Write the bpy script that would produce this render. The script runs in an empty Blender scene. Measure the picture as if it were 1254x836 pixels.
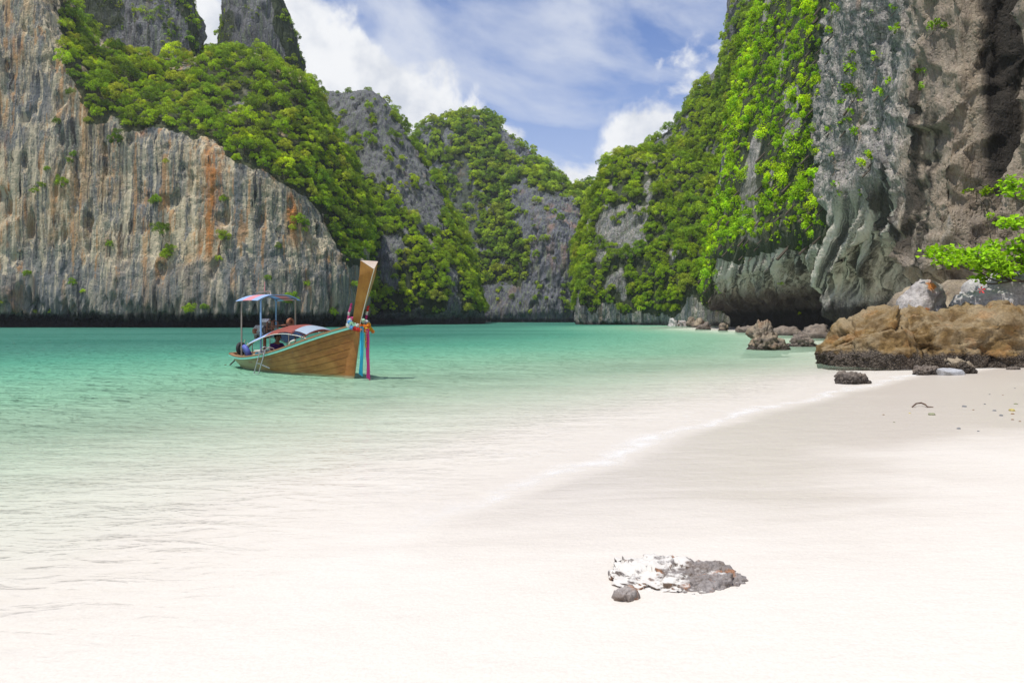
import bpy, bmesh, math, random
import numpy as np
from mathutils import Vector, Matrix, Euler

random.seed(7); RNG = np.random.default_rng(7)
SC = bpy.context.scene
COL = SC.collection
R = math.radians
# ------------------------------------------------------------------ camera
CAM_H, FPX, HOR = 1.6, 836.0, 388.0
cam_d = bpy.data.cameras.new('camera'); cam = bpy.data.objects.new('camera', cam_d); COL.objects.link(cam)
cam.location = (0, 0, CAM_H); cam.rotation_euler = (R(90), 0, 0)
cam_d.sensor_width = 36.0; cam_d.lens = 36.0 * FPX / 1254.0
cam_d.shift_y = -(418.0 - HOR) / 1254.0
cam_d.clip_start = 0.1; cam_d.clip_end = 5000
SC.camera = cam
# ------------------------------------------------------------------ sun, sky, exposure
SUN_EL = R(68.0)
SUN_AZ = math.atan2(-0.68, -0.58)          # compass angle from +Y towards +X of the sun's place
sun_vec = Vector((math.sin(SUN_AZ) * math.cos(SUN_EL), math.cos(SUN_AZ) * math.cos(SUN_EL), math.sin(SUN_EL)))
sd = bpy.data.lights.new('sun', 'SUN'); sd.energy = 4.4; sd.angle = R(0.53); sd.color = (1.0, 0.955, 0.88)
sun = bpy.data.objects.new('sun', sd); COL.objects.link(sun)
sun.rotation_euler = (-sun_vec).to_track_quat('-Z', 'Y').to_euler(); sun.location = (-40, -20, 90)
SC.view_settings.view_transform = 'Standard'; SC.view_settings.look = 'None'
SC.view_settings.exposure = 0.0; SC.view_settings.gamma = 1.0
SC.render.engine = 'CYCLES'
SC.cycles.max_bounces = 8; SC.cycles.diffuse_bounces = 3; SC.cycles.glossy_bounces = 3
SC.cycles.transparent_max_bounces = 12; SC.cycles.transmission_bounces = 4
SC.cycles.caustics_reflective = False; SC.cycles.caustics_refractive = False
SC.cycles.use_denoising = True


# ------------------------------------------------------------------ node helper
class NT:
    def __init__(s, tree):
        s.t = tree; s.n = tree.nodes; s.l = tree.links

    def new(s, typ, **kw):
        nd = s.n.new(typ)
        for k, v in kw.items(): setattr(nd, k, v)
        return nd

    def put(s, sock, v):
        if isinstance(v, bpy.types.NodeSocket): s.l.new(v, sock)
        elif v is not None:
            if isinstance(v, (tuple, list)) and sock.type == 'RGBA' and len(v) == 3: v = (*v, 1)
            sock.default_value = v

    def math(s, op, a, b=None, c=None, clamp=False):
        nd = s.new('ShaderNodeMath', operation=op, use_clamp=clamp)
        for i, v in enumerate((a, b, c)):
            if v is not None: s.put(nd.inputs[i], v)
        return nd.outputs[0]

    def vmath(s, op, a, b=None):
        nd = s.new('ShaderNodeVectorMath', operation=op)
        s.put(nd.inputs[0], a)
        if b is not None: s.put(nd.inputs[1], b)
        return nd.outputs['Value'] if op in ('DOT_PRODUCT', 'LENGTH', 'DISTANCE') else nd.outputs[0]

    def sep(s, v):
        nd = s.new('ShaderNodeSeparateXYZ'); s.put(nd.inputs[0], v); return nd.outputs

    def comb(s, x, y, z):
        nd = s.new('ShaderNodeCombineXYZ')
        for i, v in enumerate((x, y, z)): s.put(nd.inputs[i], v)
        return nd.outputs[0]

    def noise(s, vec, scale=1.0, detail=4.0, rough=0.55, dist=0.0, col=False, lac=2.0):
        nd = s.new('ShaderNodeTexNoise'); s.put(nd.inputs['Vector'], vec)
        nd.inputs['Scale'].default_value = scale; nd.inputs['Detail'].default_value = detail
        nd.inputs['Roughness'].default_value = rough; nd.inputs['Distortion'].default_value = dist
        nd.inputs['Lacunarity'].default_value = lac
        return nd.outputs['Color' if col else 'Fac']

    def voro(s, vec, scale=1.0, feature='F1', out='Distance', rnd=1.0):
        nd = s.new('ShaderNodeTexVoronoi', feature=feature); s.put(nd.inputs['Vector'], vec)
        nd.inputs['Scale'].default_value = scale; nd.inputs['Randomness'].default_value = rnd
        return nd.outputs[out]

    def ramp(s, fac, stops, interp='LINEAR'):
        nd = s.new('ShaderNodeValToRGB'); cr = nd.color_ramp; cr.interpolation = interp
        while len(cr.elements) < len(stops): cr.elements.new(0.5)
        for e, (p, c) in zip(cr.elements, stops):
            e.position = p
            e.color = (c, c, c, 1) if isinstance(c, (int, float)) else (*c[:3], 1)
        s.put(nd.inputs[0], fac); return nd.outputs[0]

    def smooth(s, v, lo, hi, a=0.0, b=1.0):
        nd = s.new('ShaderNodeMapRange', interpolation_type='SMOOTHSTEP'); s.put(nd.inputs[0], v)
        for i, q in enumerate((lo, hi, a, b)): s.put(nd.inputs[i + 1], q)
        return nd.outputs[0]

    def mix(s, fac, a, b, mode='MIX'):
        nd = s.new('ShaderNodeMix', data_type='RGBA', blend_type=mode)
        s.put(nd.inputs[0], fac); s.put(nd.inputs[6], a); s.put(nd.inputs[7], b)
        return nd.outputs[2]

    def bump(s, h, strength=0.5, dist=0.1, normal=None):
        nd = s.new('ShaderNodeBump'); s.put(nd.inputs['Height'], h)
        nd.inputs['Strength'].default_value = strength; nd.inputs['Distance'].default_value = dist
        if normal is not None: s.l.new(normal, nd.inputs['Normal'])
        return nd.outputs[0]

    def attr(s, name):
        nd = s.new('ShaderNodeAttribute', attribute_name=name); return nd.outputs['Fac']

    def principled(s, color, rough=0.8, normal=None, spec=0.3, metal=0.0, **kw):
        nd = s.new('ShaderNodeBsdfPrincipled'); s.put(nd.inputs['Base Color'], color)
        s.put(nd.inputs['Roughness'], rough); nd.inputs['Specular IOR Level'].default_value = spec
        nd.inputs['Metallic'].default_value = metal
        if normal is not None: s.l.new(normal, nd.inputs['Normal'])
        return nd.outputs[0]

    def mixsh(s, fac, a, b):
        nd = s.new('ShaderNodeMixShader'); s.put(nd.inputs[0], fac); s.l.new(a, nd.inputs[1]); s.l.new(b, nd.inputs[2])
        return nd.outputs[0]

    def out(s, sh):
        o = s.new('ShaderNodeOutputMaterial'); s.l.new(sh, o.inputs[0])

    def pos(s): return s.new('ShaderNodeNewGeometry').outputs['Position']
    def obj(s): return s.new('ShaderNodeTexCoord').outputs['Object']
    def nrm(s): return s.new('ShaderNodeNewGeometry').outputs['Normal']
    def rnd(s): return s.new('ShaderNodeObjectInfo').outputs['Random']


def material(name):
    m = bpy.data.materials.new(name); m.use_nodes = True; m.node_tree.nodes.clear()
    return m, NT(m.node_tree)


# ------------------------------------------------------------------ world: Nishita sky with cloud banks and thin high cloud
w = bpy.data.worlds.new('World'); SC.world = w; w.use_nodes = True; w.node_tree.nodes.clear()
N = NT(w.node_tree)
sky = N.new('ShaderNodeTexSky', sky_type='NISHITA'); sky.sun_disc = False
sky.sun_elevation = SUN_EL; sky.sun_rotation = SUN_AZ; sky.altitude = 0; sky.air_density = 1.0; sky.dust_density = 0.6; sky.ozone_density = 2.2
dirv = N.vmath('NORMALIZE', N.new('ShaderNodeTexCoord').outputs['Generated'])
sx, sy, sz = N.sep(dirv)
hlen = N.math('SQRT', N.math('ADD', N.math('MULTIPLY', sx, sx), N.math('MULTIPLY', sy, sy)))
tane = N.math('DIVIDE', sz, N.math('MAXIMUM', hlen, 0.05))
sinaz = N.math('DIVIDE', sx, N.math('MAXIMUM', hlen, 0.05))
dv_ = N.math('SUBTRACT', sinaz, 0.045)
top = N.math('MINIMUM', N.math('ADD', N.math('MAXIMUM', N.math('MULTIPLY', dv_, -0.80), N.math('MULTIPLY', dv_, 0.50)), 0.232), 0.48)
big = N.noise(dirv, 5.0, 2.0, 0.5); puff = N.noise(dirv, 11.0, 9.0, 0.54, 0.25)
edge = N.math('ADD', N.math('MULTIPLY', N.math('SUBTRACT', big, 0.5), 0.16), N.math('MULTIPLY', N.math('SUBTRACT', puff, 0.5), 0.34))
inside = N.math('SUBTRACT', N.math('ADD', top, edge), tane)
cum = N.smooth(inside, -0.008, 0.042)
# thin high streaks
wv2 = N.vmath('ADD', N.vmath('MULTIPLY', dirv, (1.0, 1.0, 2.6)), N.comb(0.0, 0.0, N.math('MULTIPLY', sx, 0.5)))
wisp = N.math('MULTIPLY', N.smooth(N.noise(wv2, 3.4, 8.0, 0.56, 0.35), 0.34, 0.70), 0.82)
haze_low = N.smooth(tane, 0.50, 0.0, 0.04, 0.60)
skyc = N.mix(1.0, sky.outputs[0], (0.84, 1.06, 1.50), 'MULTIPLY')
c1 = N.mix(N.math('MAXIMUM', wisp, haze_low), skyc, (7.8, 8.2, 9.0))
shade = N.noise(dirv, 16.0, 6.0, 0.55)
cc = N.mix(N.smooth(N.math('ADD', shade, N.math('MULTIPLY', inside, -0.5)), 0.22, 0.58), (6.6, 7.0, 7.8), (9.6, 9.7, 9.8))
c2 = N.mix(N.math('MULTIPLY', cum, 0.95), c1, cc)
bg = N.new('ShaderNodeBackground'); N.l.new(c2, bg.inputs[0]); bg.inputs[1].default_value = 0.10
wo = N.new('ShaderNodeOutputWorld'); N.l.new(bg.outputs[0], wo.inputs[0])


# ------------------------------------------------------------------ numpy noise
def _hash(ix, iy, iz, seed):
    h = (ix.astype(np.uint32) * np.uint32(374761393) + iy.astype(np.uint32) * np.uint32(668265263)
         + iz.astype(np.uint32) * np.uint32(2147483647) + np.uint32((seed * 144665 + 12345) & 0xffffffff))
    h = (h ^ (h >> np.uint32(13))) * np.uint32(1274126177)
    h = h ^ (h >> np.uint32(16))
    h = h * np.uint32(2246822519)
    return h ^ (h >> np.uint32(15))


_G = np.array([[1, 1, 0], [-1, 1, 0], [1, -1, 0], [-1, -1, 0], [1, 0, 1], [-1, 0, 1], [1, 0, -1], [-1, 0, -1],
               [0, 1, 1], [0, -1, 1], [0, 1, -1], [0, -1, -1], [1, 1, 0], [-1, 1, 0], [0, -1, 1], [0, -1, -1]], float)


def perlin(p, seed=0):
    p = np.asarray(p, float); i = np.floor(p).astype(np.int64); f = p - i
    u = f * f * f * (f * (f * 6 - 15) + 10)
    res = 0
    for dx in (0, 1):
        wx = u[..., 0] if dx else 1 - u[..., 0]
        for dy in (0, 1):
            wy = u[..., 1] if dy else 1 - u[..., 1]
            for dz in (0, 1):
                wz = u[..., 2] if dz else 1 - u[..., 2]
                h = _hash(i[..., 0] + dx, i[..., 1] + dy, i[..., 2] + dz, seed) & np.uint32(15)
                g = _G[h]
                res = res + wx * wy * wz * (g[..., 0] * (f[..., 0] - dx) + g[..., 1] * (f[..., 1] - dy) + g[..., 2] * (f[..., 2] - dz))
    return res


def fbm(p, scale, octs=4, rough=0.5, seed=0, stretch=(1, 1, 1), ridged=False):
    q = np.asarray(p, float) * np.array(stretch) / scale
    a, s, t = 1.0, 0.0, 0.0
    for o in range(octs):
        v = perlin(q, seed + o * 17)
        if ridged: v = 1 - 2.2 * np.abs(v)
        s = s + a * v; t += a; a *= rough; q = q * 2.03 + 5.3
    return s / t


def facets(p, size, seed=0, stretch=(1, 1, 1), tilt=0.5):
    """angular blocks: each cell of a jittered lattice gets its own level and slope"""
    q = np.asarray(p, float) * np.array(stretch) / size; sh = q.shape[:-1]; q = q.reshape(-1, 3)
    i = np.floor(q).astype(np.int64); best = np.full(len(q), 1e9); bh = np.zeros(len(q), np.uint32); bd = np.zeros_like(q); sec = np.full(len(q), 1e9)
    for dx in (-1, 0, 1):
        for dy in (-1, 0, 1):
            for dz in (-1, 0, 1):
                c = i + np.array([dx, dy, dz]); h = _hash(c[:, 0], c[:, 1], c[:, 2], seed)
                j = np.stack([(h & np.uint32(255)) / 255.0, ((h >> np.uint32(8)) & np.uint32(255)) / 255.0, ((h >> np.uint32(16)) & np.uint32(255)) / 255.0], -1)
                dv = q - (c + j); d2 = (dv * dv).sum(1); m = d2 < best
                sec = np.where(m, best, np.minimum(sec, d2)); best = np.where(m, d2, best); bh = np.where(m, h, bh); bd[m] = dv[m]
    h2 = _hash(bh.astype(np.int64), bh.astype(np.int64) >> 7, bh.astype(np.int64) * 3, seed + 5)
    g = np.stack([(h2 & np.uint32(255)) / 127.5 - 1, ((h2 >> np.uint32(8)) & np.uint32(255)) / 127.5 - 1, ((h2 >> np.uint32(16)) & np.uint32(255)) / 127.5 - 1], -1)
    lev = ((h2 >> np.uint32(24)) & np.uint32(255)) / 127.5 - 1
    edge = np.sqrt(sec) - np.sqrt(best)
    return (0.5 * lev + tilt * (bd * g).sum(1) - 0.35 * (1 - sstep(edge, 0.0, 0.12))).reshape(sh)


def sstep(x, a, b):
    t = np.clip((x - a) / (b - a), 0, 1); return t * t * (3 - 2 * t)


# ------------------------------------------------------------------ mesh helpers
def px2w(px, py, d):
    return ((px - 627.0) / FPX * d, d, CAM_H - (py - HOR) / FPX * d)


def w2px(p):
    d = np.maximum(p[..., 1], 0.5)
    return 627.0 + FPX * p[..., 0] / d, HOR - FPX * (p[..., 2] - CAM_H) / d, d


def mesh_np(name, V, F, mat, parent=None, smooth=True, attrs=None):
    V = np.asarray(V, np.float32).reshape(-1, 3); F = np.asarray(F, np.int32)
    me = bpy.data.meshes.new(name)
    n = F.shape[1]
    me.vertices.add(len(V)); me.vertices.foreach_set('co', V.ravel())
    me.loops.add(F.size); me.loops.foreach_set('vertex_index', F.ravel())
    me.polygons.add(len(F)); me.polygons.foreach_set('loop_start', np.arange(0, F.size, n, dtype=np.int32))
    me.update(calc_edges=True)
    if smooth: me.shade_smooth()
    else: me.shade_flat()
    for k, v in (attrs or {}).items():
        a = me.attributes.new(k, 'FLOAT', 'POINT'); a.data.foreach_set('value', np.asarray(v, np.float32).ravel())
    if mat: me.materials.append(mat)
    o = bpy.data.objects.new(name, me); COL.objects.link(o); o.parent = parent
    return o


def grid_faces(nu, nv, closed_u=False):
    i = np.arange(nu if closed_u else nu - 1)[:, None]; j = np.arange(nv - 1)[None, :]
    i2 = (i + 1) % nu
    a = i * nv + j; b = i2 * nv + j
    return np.stack([a + 0 * j, b + 0 * j, b + 1, a + 1], -1).reshape(-1, 4)


def tag(o, label=None, cat=None, group=None, kind=None):
    if label: o['label'] = label
    if cat: o['category'] = cat
    if group: o['group'] = group
    if kind: o['kind'] = kind
    return o


def empty(name, loc=(0, 0, 0), rz=0.0):
    o = bpy.data.objects.new(name, None); COL.objects.link(o); o.location = loc; o.rotation_euler = (0, 0, rz)
    o.empty_display_size = 0.1
    return o


class MB:
    """collects boxes, tubes and strips into one mesh"""
    def __init__(s): s.v = []; s.f = []

    def add(s, V, F):
        b = len(s.v); s.v += [tuple(p) for p in V]; s.f += [tuple(i + b for i in f) for f in F]

    def box(s, c, size, rot=None):
        hx, hy, hz = [q / 2 for q in size]; b = min(hx, hy, hz) * 0.18
        M = Euler(rot).to_matrix() if rot else Matrix.Identity(3)
        bm = bmesh.new(); bmesh.ops.create_cube(bm, size=1.0)
        for vv in bm.verts: vv.co = Vector((vv.co.x * hx * 2, vv.co.y * hy * 2, vv.co.z * hz * 2))
        bmesh.ops.bevel(bm, geom=bm.edges[:], offset=b, segments=1, affect='EDGES')
        for vv in bm.verts: vv.co = M @ vv.co + Vector(c)
        bm.verts.index_update()
        s.add([v.co[:] for v in bm.verts], [[v.index for v in f.verts] for f in bm.faces]); bm.free()

    def tube(s, pts, r, n=8, cap=True):
        pts = [Vector(p) for p in pts]; rr = r if isinstance(r, (list, tuple)) else [r] * len(pts)
        base = len(s.v); prev = None
        for i, p in enumerate(pts):
            d = (pts[min(i + 1, len(pts) - 1)] - pts[max(i - 1, 0)]).normalized()
            if prev is None:
                a = d.orthogonal().normalized()
            else:
                a = (prev - d * prev.dot(d))
                a = a.normalized() if a.length > 1e-6 else d.orthogonal().normalized()
            prev = a; b = d.cross(a)
            for k in range(n):
                t = 2 * math.pi * k / n
                s.v.append(tuple(p + (a * math.cos(t) + b * math.sin(t)) * rr[i]))
        for i in range(len(pts) - 1):
            for k in range(n):
                k2 = (k + 1) % n
                s.f.append((base + i * n + k, base + i * n + k2, base + (i + 1) * n + k2, base + (i + 1) * n + k))
        if cap:
            s.f.append(tuple(base + k for k in reversed(range(n)))); e = base + (len(pts) - 1) * n
            s.f.append(tuple(e + k for k in range(n)))

    def lathe(s, prof, c, axis=(0, 0, 1), n=16):
        q = Vector((0, 0, 1)).rotation_difference(Vector(axis)); base = len(s.v); m = len(prof)
        for k in range(n):
            t = 2 * math.pi * k / n
            for r, z in prof: s.v.append(tuple(q @ Vector((r * math.cos(t), r * math.sin(t), z)) + Vector(c)))
        for k in range(n):
            k2 = (k + 1) % n
            for j in range(m - 1):
                s.f.append((base + k * m + j, base + k2 * m + j, base + k2 * m + j + 1, base + k * m + j + 1))

    def torus(s, c, axis, Rm, r, n=24, m=10, arc=2 * math.pi):
        q = Vector((0, 0, 1)).rotation_difference(Vector(axis)); base = len(s.v)
        for i in range(n):
            t = arc * i / n
            for j in range(m):
                u = 2 * math.pi * j / m
                s.v.append(tuple(q @ Vector(((Rm + r * math.cos(u)) * math.cos(t), (Rm + r * math.cos(u)) * math.sin(t), r * math.sin(u))) + Vector(c)))
        for i in range(n):
            for j in range(m):
                i2, j2 = (i + 1) % n, (j + 1) % m
                s.f.append((base + i * m + j, base + i2 * m + j, base + i2 * m + j2, base + i * m + j2))

    def build(s, name, mat, parent=None, smooth=True):
        me = bpy.data.meshes.new(name); me.from_pydata(s.v, [], s.f); me.update()
        bm = bmesh.new(); bm.from_mesh(me); bmesh.ops.recalc_face_normals(bm, faces=bm.faces[:]); bm.to_mesh(me); bm.free()
        if smooth:
            me.shade_smooth()
            try: me.set_sharp_from_angle(angle=R(40))
            except Exception: pass
        me.materials.append(mat)
        o = bpy.data.objects.new(name, me); COL.objects.link(o); o.parent = parent
        return o
# ================================================================== SETTING: beach, sea bed and water
SHORE = np.array([(-60, -70), (-26, -32), (-9, -10), (-3.4, -0.6), (-1.7, 2.9), (-1.05, 4.3), (-0.62, 5.3), (0.0, 6.05), (1.17, 7.35), (2.51, 9.42),
                  (5.6, 12.7), (9.2, 16.7), (11.3, 18.6), (13.0, 19.8), (15.5, 21.8), (19.0, 27.0), (22.5, 36.0), (27.0, 48.0), (30.0, 60.0), (30.0, 76.0), (29.0, 92.0), (31, 106), (44, 120), (90, 160)], float)


def shore_dist(x, y):
    """signed distance to the shoreline: positive on land"""
    best = np.full(x.shape, 1e9); sg = np.ones(x.shape)
    for a, b in zip(SHORE[:-1], SHORE[1:]):
        ab = b - a; L2 = ab @ ab
        t = np.clip(((x - a[0]) * ab[0] + (y - a[1]) * ab[1]) / L2, 0, 1)
        dx = x - (a[0] + t * ab[0]); dy = y - (a[1] + t * ab[1]); d2 = dx * dx + dy * dy
        cr = ab[0] * dy - ab[1] * dx
        m = d2 < best; best = np.where(m, d2, best); sg = np.where(m, np.where(cr > 0, -1.0, 1.0), sg)
    return np.sqrt(best) * sg


def sand_height(x, y):
    s = shore_dist(x, y)
    P = np.stack([x, y, 0 * x], -1)
    s = s + 0.6 * fbm(P, 5.0, 2, 0.5, 31) + 0.25 * fbm(P, 1.6, 2, 0.5, 32) + 0.07 * fbm(P, 0.35, 2, 0.5, 35)
    land = 0.034 * s + 0.0011 * np.minimum(s, 18) ** 2
    land = np.minimum(land, 2.2 + 0 * s)
    t = -s
    sea = -(0.026 * t + 0.0026 * t * t); sea = -3.8 * (1 - np.exp(sea / 3.8))
    h = np.where(s > 0, land, sea)
    near = np.exp(-np.hypot(x, y) / 40.0)
    h = h + near * (0.012 * fbm(P, 0.9, 3, 0.5, 33) + 0.03 * fbm(P, 3.5, 2, 0.5, 34) * sstep(np.abs(s), 0.2, 3))
    return h, s


ang = np.concatenate([np.linspace(-50, 50, 520), np.linspace(50, 310, 90)[1:-1]])
rad = np.concatenate([[0.02, 0.5], np.geomspace(1.2, 420, 424), [600]])
A_, R_ = np.meshgrid(np.radians(ang), rad, indexing='ij')
GX, GY = R_ * np.sin(A_), R_ * np.cos(A_)
GH, GS = sand_height(GX, GY)
GF = grid_faces(len(ang), len(rad), True)

m_sand, N = material('sand')
p = N.pos(); s_at = N.attr('shore')
px_, py_, pz_ = N.sep(p)
n1 = N.noise(N.vmath('MULTIPLY', p, (1, 1, 0)), 0.7, 5, 0.6); n2 = N.noise(p, 60, 3, 0.6)
streak = N.noise(N.vmath('MULTIPLY', p, (0.5, 2.2, 0)), 0.9, 5, 0.6, 0.4)
wet_lim = N.math('ADD', N.math('MULTIPLY', N.math('SUBTRACT', N.noise(N.vmath('MULTIPLY', p, (1, 1, 0)), 0.22, 3, 0.5), 0.5), 7.0), N.math('ADD', 2.7, N.math('MULTIPLY', px_, 0.22)))
wetf = N.smooth(N.math('ADD', N.math('SUBTRACT', wet_lim, s_at), N.math('MULTIPLY', N.math('SUBTRACT', streak, 0.5), 1.6)), -1.2, 1.6)
dry = N.mix(n1, (0.685, 0.642, 0.582), (0.64, 0.595, 0.532))
wetc = N.mix(streak, (0.60, 0.545, 0.48), (0.575, 0.52, 0.455))
under = N.smooth(s_at, -2.2, 0.2)
wetf = N.math('MULTIPLY', wetf, N.math('MULTIPLY', under, N.smooth(s_at, -0.05, 0.35, 0.6, 1.0)))
wetf = N.math('MULTIPLY', wetf, N.smooth(N.math('ADD', py_, N.math('MULTIPLY', N.math('SUBTRACT', streak, 0.5), 3.0)), 3.6, 6.6, 0.15, 1.0))
colr = N.mix(wetf, dry, wetc)
grain = N.smooth(n2, 0.3, 0.75, 0.94, 1.03)
colr = N.mix(1.0, colr, N.comb(grain, grain, grain), 'MULTIPLY')
# sea grass and rubble patches on the deeper bed
deep = N.smooth(s_at, -24.0, -34.0)
patch = N.math('MULTIPLY', N.smooth(N.noise(N.vmath('MULTIPLY', p, (0.6, 1.4, 0)), 0.07, 4, 0.6), 0.5, 0.62), deep)
colr = N.mix(patch, colr, (0.10, 0.13, 0.08))
speck = N.math('MULTIPLY', N.smooth(N.voro(p, 1.9), 0.05, 0.03), N.smooth(N.noise(p, 1.3, 2, 0.5), 0.55, 0.62))
colr = N.mix(N.math('MULTIPLY', speck, 0.35), colr, (0.35, 0.30, 0.25))
hgt = N.math('ADD', N.math('MULTIPLY', n2, 0.10), N.math('ADD', N.math('MULTIPLY', N.noise(N.vmath('MULTIPLY', p, (1, 2.4, 1)), 2.2, 4, 0.6), 1.0), N.math('MULTIPLY', N.noise(p, 18, 3, 0.6), 0.22)))
bmp = N.bump(hgt, 0.4, 0.035)
N.out(N.principled(colr, N.mix(wetf, (0.85, 0.85, 0.85), (0.32, 0.32, 0.32)), bmp, 0.35))
beach = mesh_np('beach_sand', np.stack([GX, GY, GH], -1), GF, m_sand, attrs={'shore': GS})
tag(beach, 'white sand beach sloping into the bay', kind='structure')

m_water, N = material('sea_water')
p = N.pos(); dep = N.attr('depth'); far = N.attr('far')
flat = N.vmath('MULTIPLY', p, (1, 1, 0))
wv = N.vmath('MULTIPLY', p, (0.55, 1.35, 0))
lob = N.noise(wv, 0.045, 4, 0.6)
opac = N.math('SUBTRACT', 1.0, N.math('EXPONENT', N.math('MULTIPLY', N.math('MAXIMUM', N.math('ADD', N.math('SUBTRACT', dep, 0.06), N.math('MULTIPLY', N.math('SUBTRACT', N.noise(wv, 0.35, 4, 0.6), 0.5), N.math('MULTIPLY', dep, 0.9))), 0.0), -2.9)))
opac = N.math('MULTIPLY', opac, 0.93)
body = N.ramp(N.smooth(dep, 0.05, 2.9), [(0.0, (0.56, 0.74, 0.54)), (0.10, (0.37, 0.67, 0.45)), (0.28, (0.24, 0.57, 0.38)), (0.60, (0.14, 0.44, 0.30)), (1.0, (0.09, 0.285, 0.215))])
body = N.mix(N.math('MULTIPLY', N.smooth(lob, 0.42, 0.62), N.smooth(dep, 0.8, 2.6, 0.0, 0.45)), body, (0.03, 0.17, 0.12))
rip_a = N.noise(wv, 3.2, 3, 0.55, 0.5); rip_b = N.noise(wv, 0.9, 3, 0.55, 0.3); rip_c = N.noise(wv, 11.0, 2, 0.5)
h = N.math('ADD', N.math('MULTIPLY', rip_a, 0.95), N.math('ADD', N.math('MULTIPLY', rip_b, 1.5), N.math('MULTIPLY', rip_c, 0.22)))
amp = N.smooth(dep, 0.03, 0.7, 0.32, 2.7)
bmp = N.bump(N.math('MULTIPLY', h, amp), 1.0, 0.22)
tr = N.new('ShaderNodeBsdfTransparent'); N.put(tr.inputs[0], N.ramp(N.smooth(dep, 0.0, 1.2), [(0, (1, 1, 1)), (0.25, (0.92, 0.985, 0.94)), (1, (0.55, 0.88, 0.72))]))
df = N.new('ShaderNodeBsdfDiffuse'); N.put(df.inputs[0], body); N.l.new(bmp, df.inputs['Normal'])
bodysh = N.mixsh(opac, tr.outputs[0], df.outputs[0])
gl = N.new('ShaderNodeBsdfGlossy'); gl.inputs['Roughness'].default_value = 0.035; N.l.new(bmp, gl.inputs['Normal'])
fr = N.new('ShaderNodeFresnel'); fr.inputs[0].default_value = 1.33; N.l.new(bmp, fr.inputs['Normal'])
refl = N.math('MULTIPLY', N.math('POWER', fr.outputs[0], 1.5), N.smooth(dep, 0.1, 0.9, 0.50, 0.80))
refl = N.math('MULTIPLY', refl, N.smooth(dep, 0.0, 0.07, 0.05, 1.0))
sh = N.mixsh(refl, bodysh, gl.outputs[0])
# swash foam along the edge
fn = N.noise(flat, 2.6, 6, 0.6, 0.3)
edge = N.math('MULTIPLY', N.smooth(dep, 0.0, 0.004, 0.3, 1.0), N.smooth(dep, 0.012, 0.001))
lace = N.math('MULTIPLY', N.smooth(N.voro(N.vmath('ADD', flat, N.vmath('SCALE', N.noise(flat, 2.0, 3, 0.6, col=True), None)), 2.2, 'DISTANCE_TO_EDGE'), 0.09, 0.0), N.smooth(dep, 0.09, 0.02, 0.0, 0.12))
foam = N.math('MAXIMUM', N.math('MULTIPLY', edge, N.smooth(fn, 0.30, 0.70, 0.1, 0.75)), N.math('MULTIPLY', lace, N.smooth(N.noise(flat, 0.8, 3, 0.6), 0.45, 0.6)))
foam = N.math('MULTIPLY', foam, N.smooth(N.sep(p)[1], 4.2, 7.5, 0.15, 1.0))
fo = N.new('ShaderNodeBsdfDiffuse'); fo.inputs[0].default_value = (0.86, 0.86, 0.85, 1)
N.out(N.mixsh(N.math('MULTIPLY', foam, 0.9), sh, fo.outputs[0]))
WZ = 0.0 * GH
keep = (np.take((-GH).ravel(), GF).max(1) > -0.12)
water = mesh_np('sea_water', np.stack([GX, GY, WZ], -1), GF[keep], m_water, attrs={'depth': np.maximum(-GH, 0), 'far': R_})
tag(water, 'clear turquoise water of the sheltered bay', kind='structure')
# ================================================================== SETTING: limestone cliffs
def herm(P, t, ts):
    """P (n, ...) at knots t, sampled at ts with mild Catmull-Rom"""
    n = len(t); P = np.asarray(P, float)
    d = (P[1:] - P[:-1]) / (t[1:] - t[:-1]).reshape(-1, *([1] * (P.ndim - 1)))
    m = np.empty_like(P); m[0] = d[0]; m[-1] = d[-1]; m[1:-1] = 0.5 * (d[1:] + d[:-1]); m *= 0.75
    k = np.clip(np.searchsorted(t, ts, side='right') - 1, 0, n - 2)
    h = (t[k + 1] - t[k]); u = (ts - t[k]) / h
    sh = (-1,) + (1,) * (P.ndim - 1); u = u.reshape(sh); h = h.reshape(sh)
    return (2 * u**3 - 3 * u**2 + 1) * P[k] + (u**3 - 2 * u**2 + u) * h * m[k] + (-2 * u**3 + 3 * u**2) * P[k + 1] + (u**3 - u**2) * h * m[k + 1]


def loft(cols, nu, nv):
    P = np.array(cols, float)                                   # (C, K, 3)
    pj = np.stack(w2px(P)[:2], -1)
    lv = np.maximum(np.linalg.norm(np.diff(P, axis=1), axis=2).mean(0), 0.3); tv = np.concatenate([[0], np.cumsum(lv)])
    Q = herm(np.swapaxes(P, 0, 1), tv, np.linspace(0, tv[-1], nv)); Q = np.swapaxes(Q, 0, 1)
    lu = np.maximum(np.linalg.norm(np.diff(P, axis=0), axis=2).mean(1), 0.3) / np.maximum(P[:-1, :, 1].mean(1), 12) ** 0.8
    tu = np.concatenate([[0], np.cumsum(lu)])
    return herm(Q, tu, np.linspace(0, tu[-1], nu))


def normals(S):
    du = np.gradient(S, axis=0); dv = np.gradient(S, axis=1); n = np.cross(du, dv)
    return n / np.maximum(np.linalg.norm(n, axis=-1, keepdims=True), 1e-9)


def in_poly(x, y, poly):
    r = np.zeros(x.shape, bool); n = len(poly)
    for i in range(n):
        x1, y1 = poly[i]; x2, y2 = poly[(i + 1) % n]
        if y1 == y2: continue
        c = ((y1 > y) != (y2 > y)) & (x < (x2 - x1) * (y - y1) / (y2 - y1) + x1); r ^= c
    return r


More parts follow.
